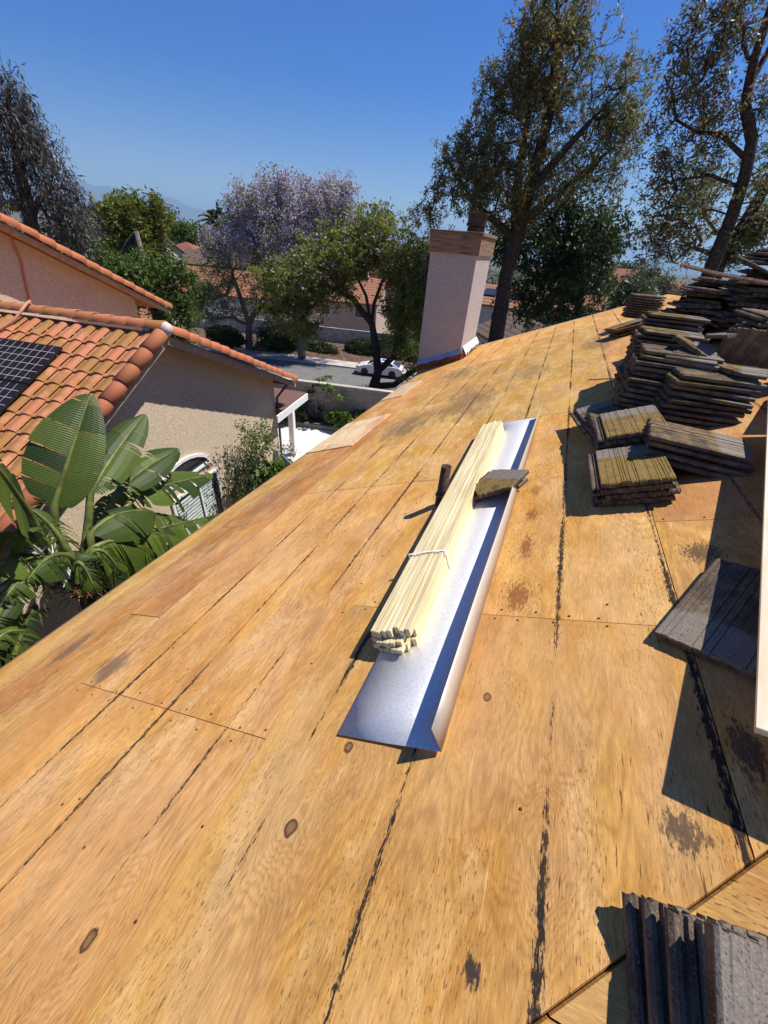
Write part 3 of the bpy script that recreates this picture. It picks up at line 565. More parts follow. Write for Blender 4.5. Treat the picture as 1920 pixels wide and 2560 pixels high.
# white boards
wb = root_at("white_board", rf(1.0, 1.6, .14)); tag(wb, "wide pale sawn board raised over the roof at the right edge", "board")
da = Vector((.281, .960)).normalized(); dn = Vector((da.y, -da.x)); c0 = Vector((.697, .668))
Mb = ROOF_M @ Matrix(((dn.x, da.x, 0, c0.x), (dn.y, da.y, 0, c0.y), (0, 0, 1, .140), (0, 0, 0, 1)))
sub(MB().box((0, 0, 0), (.62, 2.05, .018)).build("board_panel", M['board'], bevel=.002), wb, Mb)
sub(MB().box((.05, 1.0, -.125), (.60, 1.04, -.002)).build("board_batten", M['board']), wb, Mb)
wb2 = root_at("board_offcut", rf(1.2, 2.4, .1)); tag(wb2, "narrow pale offcut lying beyond the wide white board", "board")
Mb2 = Mb @ Matrix.Translation((.035, 2.08, -.02)) @ Rz(-8); sub(MB().box((0, 0, 0), (.4, .55, .02)).build("offcut_panel", M['board'], bevel=.002), wb2, Mb2)

# ------------------------------------------------------------------ neighbouring house (left)
def NP(e, d, z): return WE * e - WN * d + Vector((0, 0, z))
nb = root_at("tiled_roof_house", NP(5, 9, -7.0)); tag(nb, "tan stucco house with orange clay tile roof and solar panels on the left", "house")
DR, DW = 5.30, 5.80; AE, AZ = 6.12, -1.50; SN, SF = .515, .425
AEND = 10.55
def roofpt(b, d, h=0.0):     # near slope: b horizontal metres from ridge, d distance plane
    k = math.hypot(1, SN); return NP(AE - b - h * SN / k, d, AZ - SN * b + h / k)
# S tiles
PROF = [(0, 0), (.05, .004), (.10, .022), (.145, .046), (.19, .060), (.235, .062), (.275, .046), (.29, .018)]
mb = MB(); CW, CL = .29, .335; kk = math.hypot(1, SN)
nrow = 15
for r in range(nrow):
    b0 = .16 + r * CL / kk * .98
    for c in range(21):
        d0 = DR + .12 + c * CW
        if d0 > AEND: continue
        jb = random.uniform(-.006, .006); top = []; bot = []; und = []
        lift = random.uniform(-.003, .003)
        for u, h in PROF:
            top.append(roofpt(b0 - .02, d0 + .29 - u, h + .012)); bot.append(roofpt(b0 + CL / kk + .03 + jb, d0 + .29 - u, h + .040 + lift)); und.append(roofpt(b0 + CL / kk + .03 + jb, d0 + .29 - u, h + .020 + lift))
        n = len(PROF); mb.add(top + bot + und, [(i, i + 1, n + i + 1, n + i) for i in range(n - 1)] + [(n + i, n + i + 1, 2 * n + i + 1, 2 * n + i) for i in range(n - 1)])
o = mb.build("tile_roof", M['clay'], None, False); sub(o, nb)
me = o.data
def capline(p0, p1, n, rad, up, mat, name, flip=False, th=.016):
    mb = MB(); ax_ = (p1 - p0); L = ax_.length / n; ax_.normalize(); sd = ax_.cross(up).normalized(); un = sd.cross(ax_).normalized()
    for k in range(n):
        a = p0 + ax_ * (k * L - .03); b = p0 + ax_ * ((k + 1) * L + .045); j = random.uniform(-.008, .008)
        r0, r1 = rad * .95, rad * 1.06
        ring = lambda p, r, h: [p + sd * (math.cos(q) * r) + un * (math.sin(q) * r + h) for q in [math.pi * i / 10 for i in range(11)]]
        A_ = ring(a, r0, j); B_2 = ring(b, r1, .018 + j); C2 = ring(b, r1 - th, .018 + j)
        mb.add(A_ + B_2 + C2, [(i, i + 1, 11 + i + 1, 11 + i) for i in range(10)] + [(11 + i, 11 + i + 1, 22 + i + 1, 22 + i) for i in range(10)])
    o = mb.build(name, mat, None, True); sub(o, nb); return o
UPZ = Vector((0, 0, 1))
apex = NP(AE, DR + .02, AZ + .02)
capline(NP(AE, AEND, AZ + .05), NP(AE, DR + .02, AZ + .05), 15, .115, UPZ, M['clay_ridge'], "ridge_tile_row")
nr_end = roofpt(4.9, DR + .02, .03)
capline(roofpt(.10, DR + .02, .02), nr_end, 14, .120, (WN * .35 + UPZ).normalized(), M['clay_rake'], "rake_tile_row")
fe = NP(AE + 4.90, DR + .02, AZ - SF * 4.90 + .03)
capline(NP(AE + .12, DR + .02, AZ + .0), fe, 16, .115, (WN * .35 + UPZ).normalized(), M['clay_rake'], "rake_tile_row")
mb = MB().lathe([(0, .12), (.06, .105), (.10, .06), (.118, 0), (.118, -.1)], 14, Matrix.Translation(NP(AE, DR - .02, AZ + .06)) @ Matrix.Rotation(R_(62), 4, WE.cross(UPZ).cross(UPZ) * -1)); sub(mb.build("mortar_cap", plain("pale_mortar", (.62, .50, .47), .9), None, True), nb)
# far slope sheet, barge boards, walls
mb = MB(); q = [NP(AE, DR + .05, AZ - .02), NP(AE + 5.0, DR + .05, AZ - SF * 5.0 - .02), NP(AE + 5.0, AEND, AZ - SF * 5.0 - .02), NP(AE, AEND, AZ - .02)]; mb.prism(q, (0, 0, -.03)); sub(mb.build("far_roof_slope", M['clay']), nb)
mb = MB(); q = [NP(AE, DR + .05, AZ - .06), NP(AE - 5.0, DR + .05, AZ - SN * 5.0 - .06), NP(AE - 5.0, AEND, AZ - SN * 5.0 - .06), NP(AE, AEND, AZ - .06)]; mb.prism(q, (0, 0, -.03)); sub(mb.build("roof_underlay", M['trim_tan']), nb)
def barge(e0, z0, e1, z1, d, h, name, t=.045):
    mb = MB(); mb.prism([NP(e0, d, z0), NP(e1, d, z1), NP(e1, d, z1 - h), NP(e0, d, z0 - h)], -WN * t); sub(mb.build(name, M['trim_tan']), nb)
barge(AE, AZ - .055, AE - 5.0, AZ - SN * 5.0 - .055, DR, .135, "barge_board"); barge(AE, AZ - .055, AE + 4.98, AZ - SF * 4.98 - .055, DR, .135, "barge_board")
WC = 10.62; w_z = lambda e: (AZ - SF * (e - AE) if e > AE else AZ - SN * (AE - e)) - .10
mb = MB(); mb.prism([NP(1.0, DW, -7.1), NP(WC, DW, -7.1), NP(WC, DW, w_z(WC)), NP(AE, DW, w_z(AE)), NP(1.0, DW, w_z(1.0))], -WN * 4.9); sub(mb.build("gable_wall", M['stucco']), nb)
# upper storey gable behind
UD = 10.35; ue0, uz0, ue1, uz1 = 7.69 * 1.035, -.115, 11.92 * 1.035, -2.20; us = (uz1 - uz0) / (ue1 - ue0)
uz = lambda e: uz0 + us * (e - ue0)
capline(NP(3.0, UD, uz(3.0)), NP(ue1, UD, uz1), 27, .125, (WN * .35 + UPZ).normalized(), M['clay_rake'], "upper_rake_tile_row")
barge(3.0, uz(3.0) - .07, ue1 + .02, uz(ue1 + .02) - .07, UD - .02, .12, "upper_barge_board")
mb = MB(); mb.prism([NP(3.0, UD + .02, uz(3.0) - .03), NP(ue1, UD + .02, uz1 - .03), NP(ue1, UD + 8, uz1 - .03), NP(3, UD + 8, uz(3) - .03)], (0, 0, -.04)); sub(mb.build("upper_roof_slope", M['clay']), nb)
mb = MB(); WU = ue1 - .80; mb.prism([NP(3.0, UD + .52, -7), NP(WU, UD + .52, -7), NP(WU, UD + .52, uz(WU) - .1), NP(3.0, UD + .52, uz(3.0) - .1)], -WN * 7); sub(mb.build("upper_wall", M['stucco_far']), nb)
cond = MB().tube([at_wall(26, 590, UD + .49), at_wall(52, 650, UD + .49), at_wall(78, 770, UD + .49)], .022, 6); sub(cond.build("wall_conduit", M['clay_rake']), nb)
c2 = MB().tube([NP(AE + .02, 8.05, AZ + .22), NP(AE - .10, 7.97, AZ + .21), roofpt(.3, 8.05, .14), roofpt(.75, 8.3, .10), roofpt(1.2, 8.6, .10)], .024, 8); sub(c2.build("roof_conduit", plain("pinkish_conduit", (.55, .26, .17), .6), None, True), nb)
# window with arched transom
def wp(e, z, out=0.0): return NP(e, DW - out, z)
win = MB().box((0, 0, 0), (.001, .001, .001)); 
def frame_part(pts_out, pts_in, out, name, parent):
    mb = MB(); n = len(pts_out); v = [wp(e, z, 0.003) for e, z in pts_out] + [wp(e, z, out) for e, z in pts_out] + [wp(e, z, out) for e, z in pts_in] + [wp(e, z, 0.003) for e, z in pts_in]
    fs = []
    for i in range(n):
        j = (i + 1) % n; fs += [(i, j, n + j, n + i), (n + i, n + j, 2 * n + j, 2 * n + i), (2 * n + i, 2 * n + j, 3 * n + j, 3 * n + i)]
    mb.add(v, fs); return sub(mb.build(name, M['white']), parent)
E0, E1, Z0, Z1 = 5.68, 7.34, -6.2, -4.83
wf = frame_part([(E0, Z0), (E1, Z0), (E1, Z1), (E0, Z1)], [(E0 + .07, Z0 + .07), (E1 - .07, Z0 + .07), (E1 - .07, Z1 - .07), (E0 + .07, Z1 - .07)], .05, "window", nb)
def glass(pts, name, out=.012, mat='glass_dark'):
    mb = MB(); mb.add([wp(e, z, out) for e, z in pts], [tuple(range(len(pts)))]); o = mb.build(name, M[mat]); o.parent = wf; o.matrix_basis = Matrix.Identity(4); return o
glass([(E0 + .06, Z0 + .06), (E1 - .06, Z0 + .06), (E1 - .06, Z1 - .06), (E0 + .06, Z1 - .06)], "pane")
em = (E0 + E1) / 2 + .1
mb = MB(); mb.prism([wp(em - .03, Z0 + .06, .014), wp(em + .03, Z0 + .06, .014), wp(em + .03, Z1 - .06, .014), wp(em - .03, Z1 - .06, .014)], WN * .03); o = mb.build("mullion", M['white']); o.parent = wf
for lo, hi in ((E0 + .12, em - .08), (em + .06, E1 - .28)):
    mb = MB(); z = Z0 + .12
    while z < Z1 - .22:
        mb.prism([wp(lo, z, .016), wp(hi, z, .016), wp(hi, z + .052, .016), wp(lo, z + .052, .016)], WN * .008); z += .085
    o = mb.build("shutter_slats", plain("mint_shutter", (.62, .71, .66), .5)); o.parent = wf
arc = [(7.12, -4.58), (7.12, -4.38)]; arc_in = [(7.05, -4.52), (7.05, -4.39)]
for i in range(9):
    q = math.pi * (.22 + .56 * i / 8); arc.append((6.28 + 1.12 * math.cos(q), -4.96 + .86 * math.sin(q))); arc_in.append((6.28 + 1.05 * math.cos(q), -4.96 + .79 * math.sin(q)))
arc += [(5.44, -4.38), (5.44, -4.58)]; arc_in += [(5.51, -4.39), (5.51, -4.52)]
aw = frame_part(arc, arc_in, .05, "arched_window", nb)
mb = MB(); mb.add([wp(e, z, .012) for e, z in arc_in], [tuple(range(len(arc_in)))]); o = mb.build("pane", M['glass_dark']); o.parent = aw
# downspout
ds = MB().tube([NP(WC + .42, DR + .1, w_z(WC) - .10), NP(WC + .30, DR + .18, w_z(WC) - .16), NP(WC + .04, DW - .05, w_z(WC) - .55), NP(WC + .02, DW - .05, -6.9)], .042, 6); sub(ds.build("downspout", plain("brown_gutter", (.16, .10, .07), .6)), nb)
gt = MB().prism([NP(AE + 4.99, DR + .1, AZ - SF * 4.99 - .05), NP(AE + 5.11, DR + .1, AZ - SF * 5 - .05), NP(AE + 5.08, DR + .1, AZ - SF * 5 - .16), NP(AE + 4.99, DR + .1, AZ - SF * 4.99 - .16)], -WN * 5); sub(gt.build("gutter", plain("brown_gutter_trough", (.16, .10, .07), .6)), nb)
mt = MB().box((-.09, -.05, -.6), (.09, .05, -.05), Matrix.Translation(at_wall(690, 1120, DW - .08)) @ Matrix.Rotation(TH * -1, 4, 'Z')); sub(mt.build("meter_box", M['dishm'], bevel=.01), nb)
# solar panels lying on the near slope (each a thing of its own)
def spt(b, d, h): return roofpt(b, d, h)
def solar(b0, d0, W, L, label):
    o3 = spt(b0, d0, .145); xa = -WN; ya = (spt(b0 + 1, d0, .145) - o3).normalized(); za = xa.cross(ya).normalized()
    if za.z < 0: za = -za
    Mw = Matrix(((xa.x, ya.x, za.x, o3.x), (xa.y, ya.y, za.y, o3.y), (xa.z, ya.z, za.z, o3.z), (0, 0, 0, 1)))
    r = empty("solar_panel"); r.matrix_world = Mw; tag(r, label, "solar panel", "solar panels on the clay roof")
    MB().box((.012, .012, 0), (W - .012, L - .012, .004)).build("cell_sheet", M['sol'], r)
    fr = MB(); fr.box((0, 0, -.03), (W, .012, .007)); fr.box((0, L - .012, -.03), (W, L, .007)); fr.box((0, .012, -.03), (.012, L - .012, .007)); fr.box((W - .012, .012, -.03), (W, L - .012, .007)); fr.build("panel_frame", M['black'], r)
    rl = MB(); rl.box((.25, -.05, -.10), (.29, L + .05, -.031)); rl.box((W - .3, -.05, -.10), (W - .26, L + .05, -.031)); rl.build("mount_rail", M['steel'], r)
p_ = at_wall(167, 862, 1.0)
SB, SDD = .74, 6.68
solar(SB, SDD, 1.5, .85, "upper black solar panel on the orange clay tiles"); solar(SB + .87 / kk, SDD, 1.5, .85, "lower black solar panel below the upper one on clay tiles")
solar(SB, SDD + 1.52, 1.5, .85, "black solar panel beyond the upper one, cut by the frame edge")

# patio cover, dish
GZ = -7.0
pc = root_at("patio_cover", at_z(735, 1138, GZ)); tag(pc, "white patio cover with brown top beside the tan house corner", "patio cover")
q = [at_z(680, 968, -4.35), at_z(764, 981, -4.35), at_z(707, 1026, -4.35), at_z(640, 1000, -4.35)]
mb = MB(); mb.prism(q, (0, 0, -.06)); sub(mb.build("cover_top", plain("brown_cover", (.16, .085, .065), .7)), pc)
b0, b1 = at_z(690, 1040, -4.38), at_z(766, 983, -4.38)
d_ = (b1 - b0).normalized(); s_ = Vector((d_.y, -d_.x, 0))
mb = MB(); mb.prism([b0, b1, b1 - Vector((0, 0, .22)), b0 - Vector((0, 0, .22))], s_ * .05); sub(mb.build("fascia_beam", M['white']), pc)
pb = pc.location; yaw = math.atan2(d_.y, d_.x)
Mp = Matrix.Translation(pb) @ Matrix.Rotation(yaw, 4, 'Z')
sub(MB().box((-.10, -.10, 0), (.10, .10, 2.36)).build("post", M['white'], bevel=.008), pc, Mp)
sub(MB().box((.13, -.03, 0), (.19, .03, 2.36)).build("post_trim", M['white']), pc, Mp)
for k in range(2): sub(MB().box((-.25, -.12 + .2 * k, 2.16), (.65, -.07 + .2 * k, 2.34)).build("cross_beam", M['white'], bevel=.01), pc, Mp)
dsh = root_at("satellite_dish", at_dist(728, 1178, 5.6)); tag(dsh, "grey satellite dish with feed arm just beyond the eave", "satellite dish")
Md = Matrix.Translation(dsh.location) @ Matrix.Rotation(R_(150), 4, 'Z') @ Matrix.Rotation(R_(62), 4, 'X')
pr = [(0, 0)] + [(.27 * k / 8, .055 * (k / 8) ** 2) for k in range(1, 9)]
mb = MB(); mb.lathe(pr, 28, Md); mb.lathe([(.27, .055), (.285, .055), (.285, .035), (.27, .04)], 28, Md); o = mb.build("dish_bowl", M['dishm'], None, True); sub(o, dsh)
sub(MB().tube([Md @ Vector((0, -.28, .03)), Md @ Vector((0, -.12, .30)), Md @ Vector((0, -.02, .36))], .012, 6).build("feed_arm", M['white']), dsh)
sub(MB().box((-.03, -.05, .34), (.03, .02, .40), Md).build("feed_horn", M['white'], bevel=.008), dsh)
sub(MB().tube([Md @ Vector((0, 0, -.02)), Md @ Vector((0, 0, -.10)), dsh.location + Vector((.05, -.1, -1.2)), Vector((dsh.location.x + .05, dsh.location.y - .1, GZ))], .022, 8).build("mast", M['dishm']), dsh)

# ------------------------------------------------------------------ ground, street
SDIR = Vector((.97390, .22699, 0)); SPER = Vector((-.22699, .97390, 0)); SZ = -10.0
def sp(al, pe, z): return SDIR * al + SPER * pe + Vector((0, 0, z))
t = NT("ground_soil", .95, .1); v = t.gpos(); n1 = t.noise(v, .35, 5, .6); n2 = t.noise(v, 6, 4); big = t.noise(v, .012, 4)
c = t.mix(t.ramp(n1, .35, .65), (.13, .09, .06), (.20, .15, .10)); c = t.mix(t.math('MULTIPLY', t.ramp(n2, .4, .7), .5), c, (.08, .055, .035)); c = t.mix(t.ramp(t.vmath('LENGTH', v), 90, 260), c, t.mix(t.ramp(big, .4, .6), (.06, .075, .035), (.14, .12, .085))); M['ground'] = t.done(c)
mb = MB(); prof = [(-60, GZ), (16.9, GZ), (17.4, GZ - .2), (26.2, SZ - .02), (44.5, SZ - .02), (48, SZ), (130, -12), (400, -16), (1500, -24), (6000, -40), (30000, -40)]
als = [-30000, -3000, -600, -150, -60, -20, 0, 20, 60, 150, 600, 3000, 30000]; vs = []
for pe, z in prof: vs += [sp(al, pe, z) for al in als]
nn = len(als); mb.add(vs, [(i * nn + j, i * nn + j + 1, (i + 1) * nn + j + 1, (i + 1) * nn + j) for i in range(len(prof) - 1) for j in range(nn - 1)])
tag(mb.build("ground", M['ground']), kind="structure")
t = NT("asphalt", .9, .15); v = t.gpos(); n1 = t.noise(v, 1.2, 4); n2 = t.noise(v, 40, 2); str_ = t.noise(t.vmath('MULTIPLY', v, (.05, .9, 1)), 1.0, 3)
c = t.mix(t.ramp(n1, .3, .7), (.165, .160, .152), (.20, .195, .185)); c = t.mix(t.math('MULTIPLY', t.ramp(str_, .45, .65), .4), c, (.12, .117, .112)); c = t.mix(t.math('MULTIPLY', n2, .25), c, (.07, .07, .07)); M['asphalt'] = t.done(c)
M['concrete'] = plain("sidewalk_concrete", (.47, .43, .37), .9, .15, 0, .18, 1.2); M['patio'] = plain("pale_patio_concrete", (.66, .64, .59), .85, .2, 0, .07, 1.0)
M['yellow'] = plain("yellow_line_paint", (.50, .30, .05), .8, .2, 0, .25, 4)
mb = MB(); mb.prism([sp(-200, 26.4, SZ), sp(200, 26.4, SZ), sp(200, 37.6, SZ), sp(-200, 37.6, SZ)], (0, 0, -.1)); tag(mb.build("road", M['asphalt']), kind="structure")
for k, pe in enumerate((31.82, 32.12)):
    mb = MB(); mb.add([sp(-200, pe, SZ + .004), sp(200, pe, SZ + .004), sp(200, pe + .11, SZ + .004), sp(-200, pe + .11, SZ + .004)], [(0, 1, 2, 3)]); tag(mb.build("road_marking", M['yellow']), kind="structure")
for pe in (26.2, 37.6):
    mb = MB(); mb.prism([sp(-200, pe, SZ - .1), sp(200, pe, SZ - .1), sp(200, pe + .2, SZ - .1), sp(-200, pe + .2, SZ - .1)], (0, 0, .24)); tag(mb.build("kerb", M['concrete']), kind="structure")
mb = MB(); mb.prism([sp(-200, 37.8, SZ + .135), sp(200, 37.8, SZ + .135), sp(200, 39.6, SZ + .135), sp(-200, 39.6, SZ + .135)], (0, 0, -.2)); tag(mb.build("pavement", M['concrete']), kind="structure")
t = NT("leaf_litter_soil", .95, .1); v = t.gpos(); n1 = t.noise(v, 3, 5, .7); M['litter'] = t.done(t.mix(t.ramp(n1, .35, .65), (.07, .042, .03), (.20, .125, .09)))
mb = MB(); mb.prism([sp(-200, 39.6, SZ + .14), sp(200, 39.6, SZ + .14), sp(200, 44.6, SZ + .7), sp(-200, 44.6, SZ + .7)], (0, 0, -.6)); tag(mb.build("verge_bed", M['litter']), kind="structure")
q = [at_z(660, 1040, GZ), at_z(900, 1075, GZ), at_z(900, 1200, GZ), at_z(640, 1260, GZ)]
mb = MB(); mb.prism([p + Vector((0, 0, .02)) for p in q], (0, 0, -.1)); tag(mb.build("patio_slab", M['patio']), kind="structure")
for a, b in (((822, 1100), (740, 1200)), ((690, 1148), (850, 1165))):
    pa, pb2 = at_z(*a, GZ + .024), at_z(*b, GZ + .024); dd = (pb2 - pa).normalized(); pe_ = Vector((-dd.y, dd.x, 0)) * .01
    mb = MB(); mb.add([pa - pe_, pb2 - pe_, pb2 + pe_, pa + pe_], [(0, 1, 2, 3)]); tag(mb.build("patio_joint", M['fascia']), kind="structure")
# planter kerb + block wall behind the yard
pk = root_at("planter_edging", at_z(760, 1075, GZ)); tag(pk, "low dark concrete planter edging at the back of the patio", "edging")
a, b = at_z(640, 1052, GZ), at_z(960, 1098, GZ); d_ = (b - a).normalized(); n_ = Vector((-d_.y, d_.x, 0))
mb = MB(); mb.prism([a, b, b + n_ * .2, a + n_ * .2], (0, 0, .22)); sub(mb.build("edging_course", plain("edging_concrete", (.20, .17, .14), .9), None, False, .01), pk)
mb = MB(); mb.prism([a + n_ * .22, b + n_ * .22, b + n_ * 1.7, a + n_ * 1.7], (0, 0, .14)); sub(mb.build("planter_soil", M['litter']), pk)
t = NT("grey_block_wall", .95, .1); br = t.n("TexBrick"); v = t.gpos(); ux = t.vmath('DOT_PRODUCT', v, tuple(SDIR)); t.put(br.inputs["Vector"], t.comb(ux, t.sep(v)[2], 0)); br.inputs["Scale"].default_value = 1.0; br.inputs["Brick Width"].default_value = .42; br.inputs["Row Height"].default_value = .2; br.inputs["Mortar Size"].default_value = .012
n1 = t.noise(v, 5, 5, .65); br.inputs["Color1"].default_value = (.36, .32, .28, 1); br.inputs["Color2"].default_value = (.30, .27, .235, 1); br.inputs["Mortar"].default_value = (.22, .2, .17, 1)
M['block'] = t.done(t.mix(t.math('MULTIPLY', t.ramp(n1, .45, .7), .5), br.outputs["Color"], (.17, .15, .13)))
bw = root_at("block_wall", sp(-6, 16.6, GZ)); tag(bw, "grey block wall behind the planter between yard and street", "wall")
sub(MB().box((-45, 0, 0), (60, .2, 1.75)).build("wall_face", M['block']), bw, Matrix.Translation(bw.location) @ Matrix.Rotation(math.atan2(SDIR.y, SDIR.x), 4, 'Z'))
sub(MB().box((-45, -.03, 1.752), (60, .23, 1.80)).build("wall_coping", M['concrete']), bw, Matrix.Translation(bw.location) @ Matrix.Rotation(math.atan2(SDIR.y, SDIR.x), 4, 'Z'))
# white garden wall with lattice across the street
gw = root_at("garden_wall", sp(-25, 45, SZ + .6)); tag(gw, "pale garden wall with white lattice across the street", "wall")
Mg = Matrix.Translation(gw.location) @ Matrix.Rotation(math.atan2(SDIR.y, SDIR.x), 4, 'Z')
sub(MB().box((-60, 0, -.5), (70, .2, 1.55)).build("wall_face", plain("offwhite_block", (.50, .48, .45), .9, .1, 0, .3, 2)), gw, Mg)
lat = MB()
for k in range(180):
    x = -18 + k * .16
    lat.box((x, .08, 1.56), (x + .03, .10, 2.15), Mg)
lat.box((-18, .07, 2.12), (11, .12, 2.18), Mg); lat.box((-18, .07, 1.82), (11, .12, 1.86), Mg); sub(lat.build("lattice", M['white']), gw)

# ------------------------------------------------------------------ parked car
def car():
    r = root_at("parked_car", Vector((0, 0, 0)))
    L, W = 4.42, 1.72
    side = [(-2.18, .38), (-2.21, .55), (-2.14, .80), (-1.85, .93), (-1.05, .98), (-.78, 1.0), (.75, .99), (1.35, .93), (2.02, .74), (2.20, .58), (2.17, .36), (1.85, .24), (-1.85, .24)]   # rear .. front (x forward)
    def loft(prof, hw, name, mat, par, tuck):
        mb = MB(); n = len(prof); rows_ = []
        for yy, kz, kx in ((-1, .97, .985), (-.93, 1.0, 1.0), (-.5, 1.012, 1.006), (0, 1.016, 1.01), (.5, 1.012, 1.006), (.93, 1.0, 1.0), (1, .97, .985)):
            rows_.append([Vector((x * kx, yy * hw * (1 - tuck * max(0, z - .8)), .24 + (z - .24) * kz)) for x, z in prof])
        vs = [v for rw in rows_ for v in rw]; m = len(rows_)
        fs = [(i * n + j, i * n + (j + 1) % n, (i + 1) * n + (j + 1) % n, (i + 1) * n + j) for i in range(m - 1) for j in range(n)] + [tuple(range(n)), tuple((m - 1) * n + j for j in range(n))[::-1]]
        mb.add(vs, fs); return mb.build(name, mat, par, False, .02)
    loft(side, W / 2, "body", M['carpaint'], r, 0)
    cab = [(-1.95, .92), (-1.15, 1.28), (-.80, 1.33), (.05, 1.335), (.30, 1.30), (1.18, .95)]
    mb = MB(); rows_ = []
    for yy, kz in ((-1, 0), (-.86, .985), (0, 1), (.86, .985), (1, 0)):
        rows_.append([Vector((x * (1 if z < 1 else 1), yy * (.80 if z < 1 else .62 + (.0 if abs(yy) == 1 else .0)), z if z < 1 else z * (1 if abs(yy) < 1 else .985))) for x, z in cab])
    n = len(cab); mb.add([v for rw in rows_ for v in rw], [(i * n + j, i * n + j + 1, (i + 1) * n + j + 1, (i + 1) * n + j) for i in range(4) for j in range(n - 1)] + [tuple(range(n)), tuple(4 * n + j for j in range(n))[::-1]])
    mb.build("cabin", M['carpaint'], r)
    def panel(pts, name, mat, par=None):
        mb = MB(); mb.add(pts, [tuple(range(len(pts)))]); return mb.build(name, mat, par or r)
    def lerp_side(x, z, s): k = (z - .95) / (1.32 - .95); return Vector((x, s * (.80 + (.62 - .80) * k + .008), z))
    for s in (-1, 1):
        panel([lerp_side(x, z, s) for x, z in ((.98, .985), (.24, 1.255), (-.18, 1.28), (-.18, .985))], "side_window", M['glass_dark'])
        panel([lerp_side(x, z, s) for x, z in ((-.24, .985), (-.24, 1.28), (-.80, 1.27), (-1.14, 1.20), (-1.30, .995))], "rear_side_window", M['glass_dark'])
        mb = MB().box((.80, s * .86 - .06, .95), (.93, s * .86 + .12 * s if s > 0 else s * .86 + .06, 1.07)); mb.build("mirror", M['carpaint'], r, False, .02)
        mb = MB().box((-.20, s * .862 - .004, .32), (-.19, s * .862 + .004, .95)); mb.build("door_seam", M['black'], r)
        mb = MB().box((2.05, s * .55 - .15, .60), (2.20, s * .55 + .15, .70)); mb.build("headlight", M['glass_dark'], r, False, .01)
        mb = MB().box((-2.24, s * .55 - .18, .66), (-2.12, s * .55 + .18, .80)); mb.build("tail_light", plain("red_lamp", (.3, .02, .02), .3), r, False, .01)
    panel([Vector((1.16, .70, .975)), Vector((.335, .56, 1.315)), Vector((.335, -.56, 1.315)), Vector((1.16, -.70, .975))], "windscreen", M['glass_dark'])
    panel([Vector((-1.86, .70, .985)), Vector((-1.21, .57, 1.275)), Vector((-1.21, -.57, 1.275)), Vector((-1.86, -.70, .985))], "rear_window", M['glass_dark'])
    MB().box((-.55, -.30, 1.342), (-.10, .30, 1.348)).build("sunroof", M['glass_dark'], r)
    for x in (1.32, -1.24):
        for s in (-1, 1):
            Mw = Matrix.Translation((x, s * .74, .31)) @ Matrix.Rotation(math.pi / 2, 4, 'X')
            w = MB().lathe([(.20, -.10), (.29, -.10), (.31, -.07), (.31, .07), (.29, .10), (.20, .10)], 24, Mw).build("wheel", M['rubber'], r, True)
            rim = MB().lathe([(.20, s * -.098), (.17, s * -.07), (.05, s * -.075), (0, s * -.08)], 20, Mw); rim.build("rim", M['steel'], w)
            for k in range(6):
                MBk = MB().box((-.015, .04, s * -.10), (.015, .19, s * -.075), Mw @ Matrix.Rotation(k * math.pi / 3, 4, 'Z')); MBk.build("spoke", M['steel'], w)
            MB().lathe([(.0, s * .124), (.345, s * .124), (.345, -s * .02)], 22, Matrix.Translation((x, s * .74, .33)) @ Matrix.Rotation(-math.pi / 2, 4, 'X')).build("wheel_arch", M['black'], r)
    return r
cr = car(); wa, wb_ = at_z(912, 937, SZ), at_z(981, 946, SZ); mid = (wa + wb_) / 2; dv = (wa - wb_).normalized()
cr.location = mid + SPER * .74; cr.rotation_euler = (0, 0, math.atan2(-SDIR.y, -SDIR.x)); cr.scale = (1, 1, 1)
tag(cr, "white two-door coupe with dark windows parked at the far kerb", "car")

# ------------------------------------------------------------------ foliage helpers
def rand_unit(n):
    v = RNG.normal(size=(n, 3)); return v / np.linalg.norm(v, axis=1)[:, None]
def leaves(C, size, dirbias=(0, 0, 0), bias=.5, width=.38, tone_lo=0, tone_hi=1, sun_up=.35, var=.5, base=None):
    """rhombus leaf faces at points C; returns (n,4,3) faces and tone"""
    n = len(C); d = rand_unit(n) * (1 - bias) + np.array(dirbias) * bias
    if base is not None: o = C - base; o /= np.linalg.norm(o, axis=1)[:, None] + 1e-9; d = d * .35 + o
    d /= np.linalg.norm(d, axis=1)[:, None] + 1e-9
    nr = rand_unit(n) + np.array([0, 0, sun_up]); s = np.cross(d, nr); s /= np.linalg.norm(s, axis=1)[:, None] + 1e-9
    L = size * (1 - var * .5 + var * RNG.random(n))[:, None]; W = L * width
    F = np.stack([C - d * L * .5, C + s * W * .5 - d * L * .05, C + d * L * .5, C - s * W * .5 - d * L * .05], axis=1)
    return F, tone_lo + (tone_hi - tone_lo) * RNG.random(n)
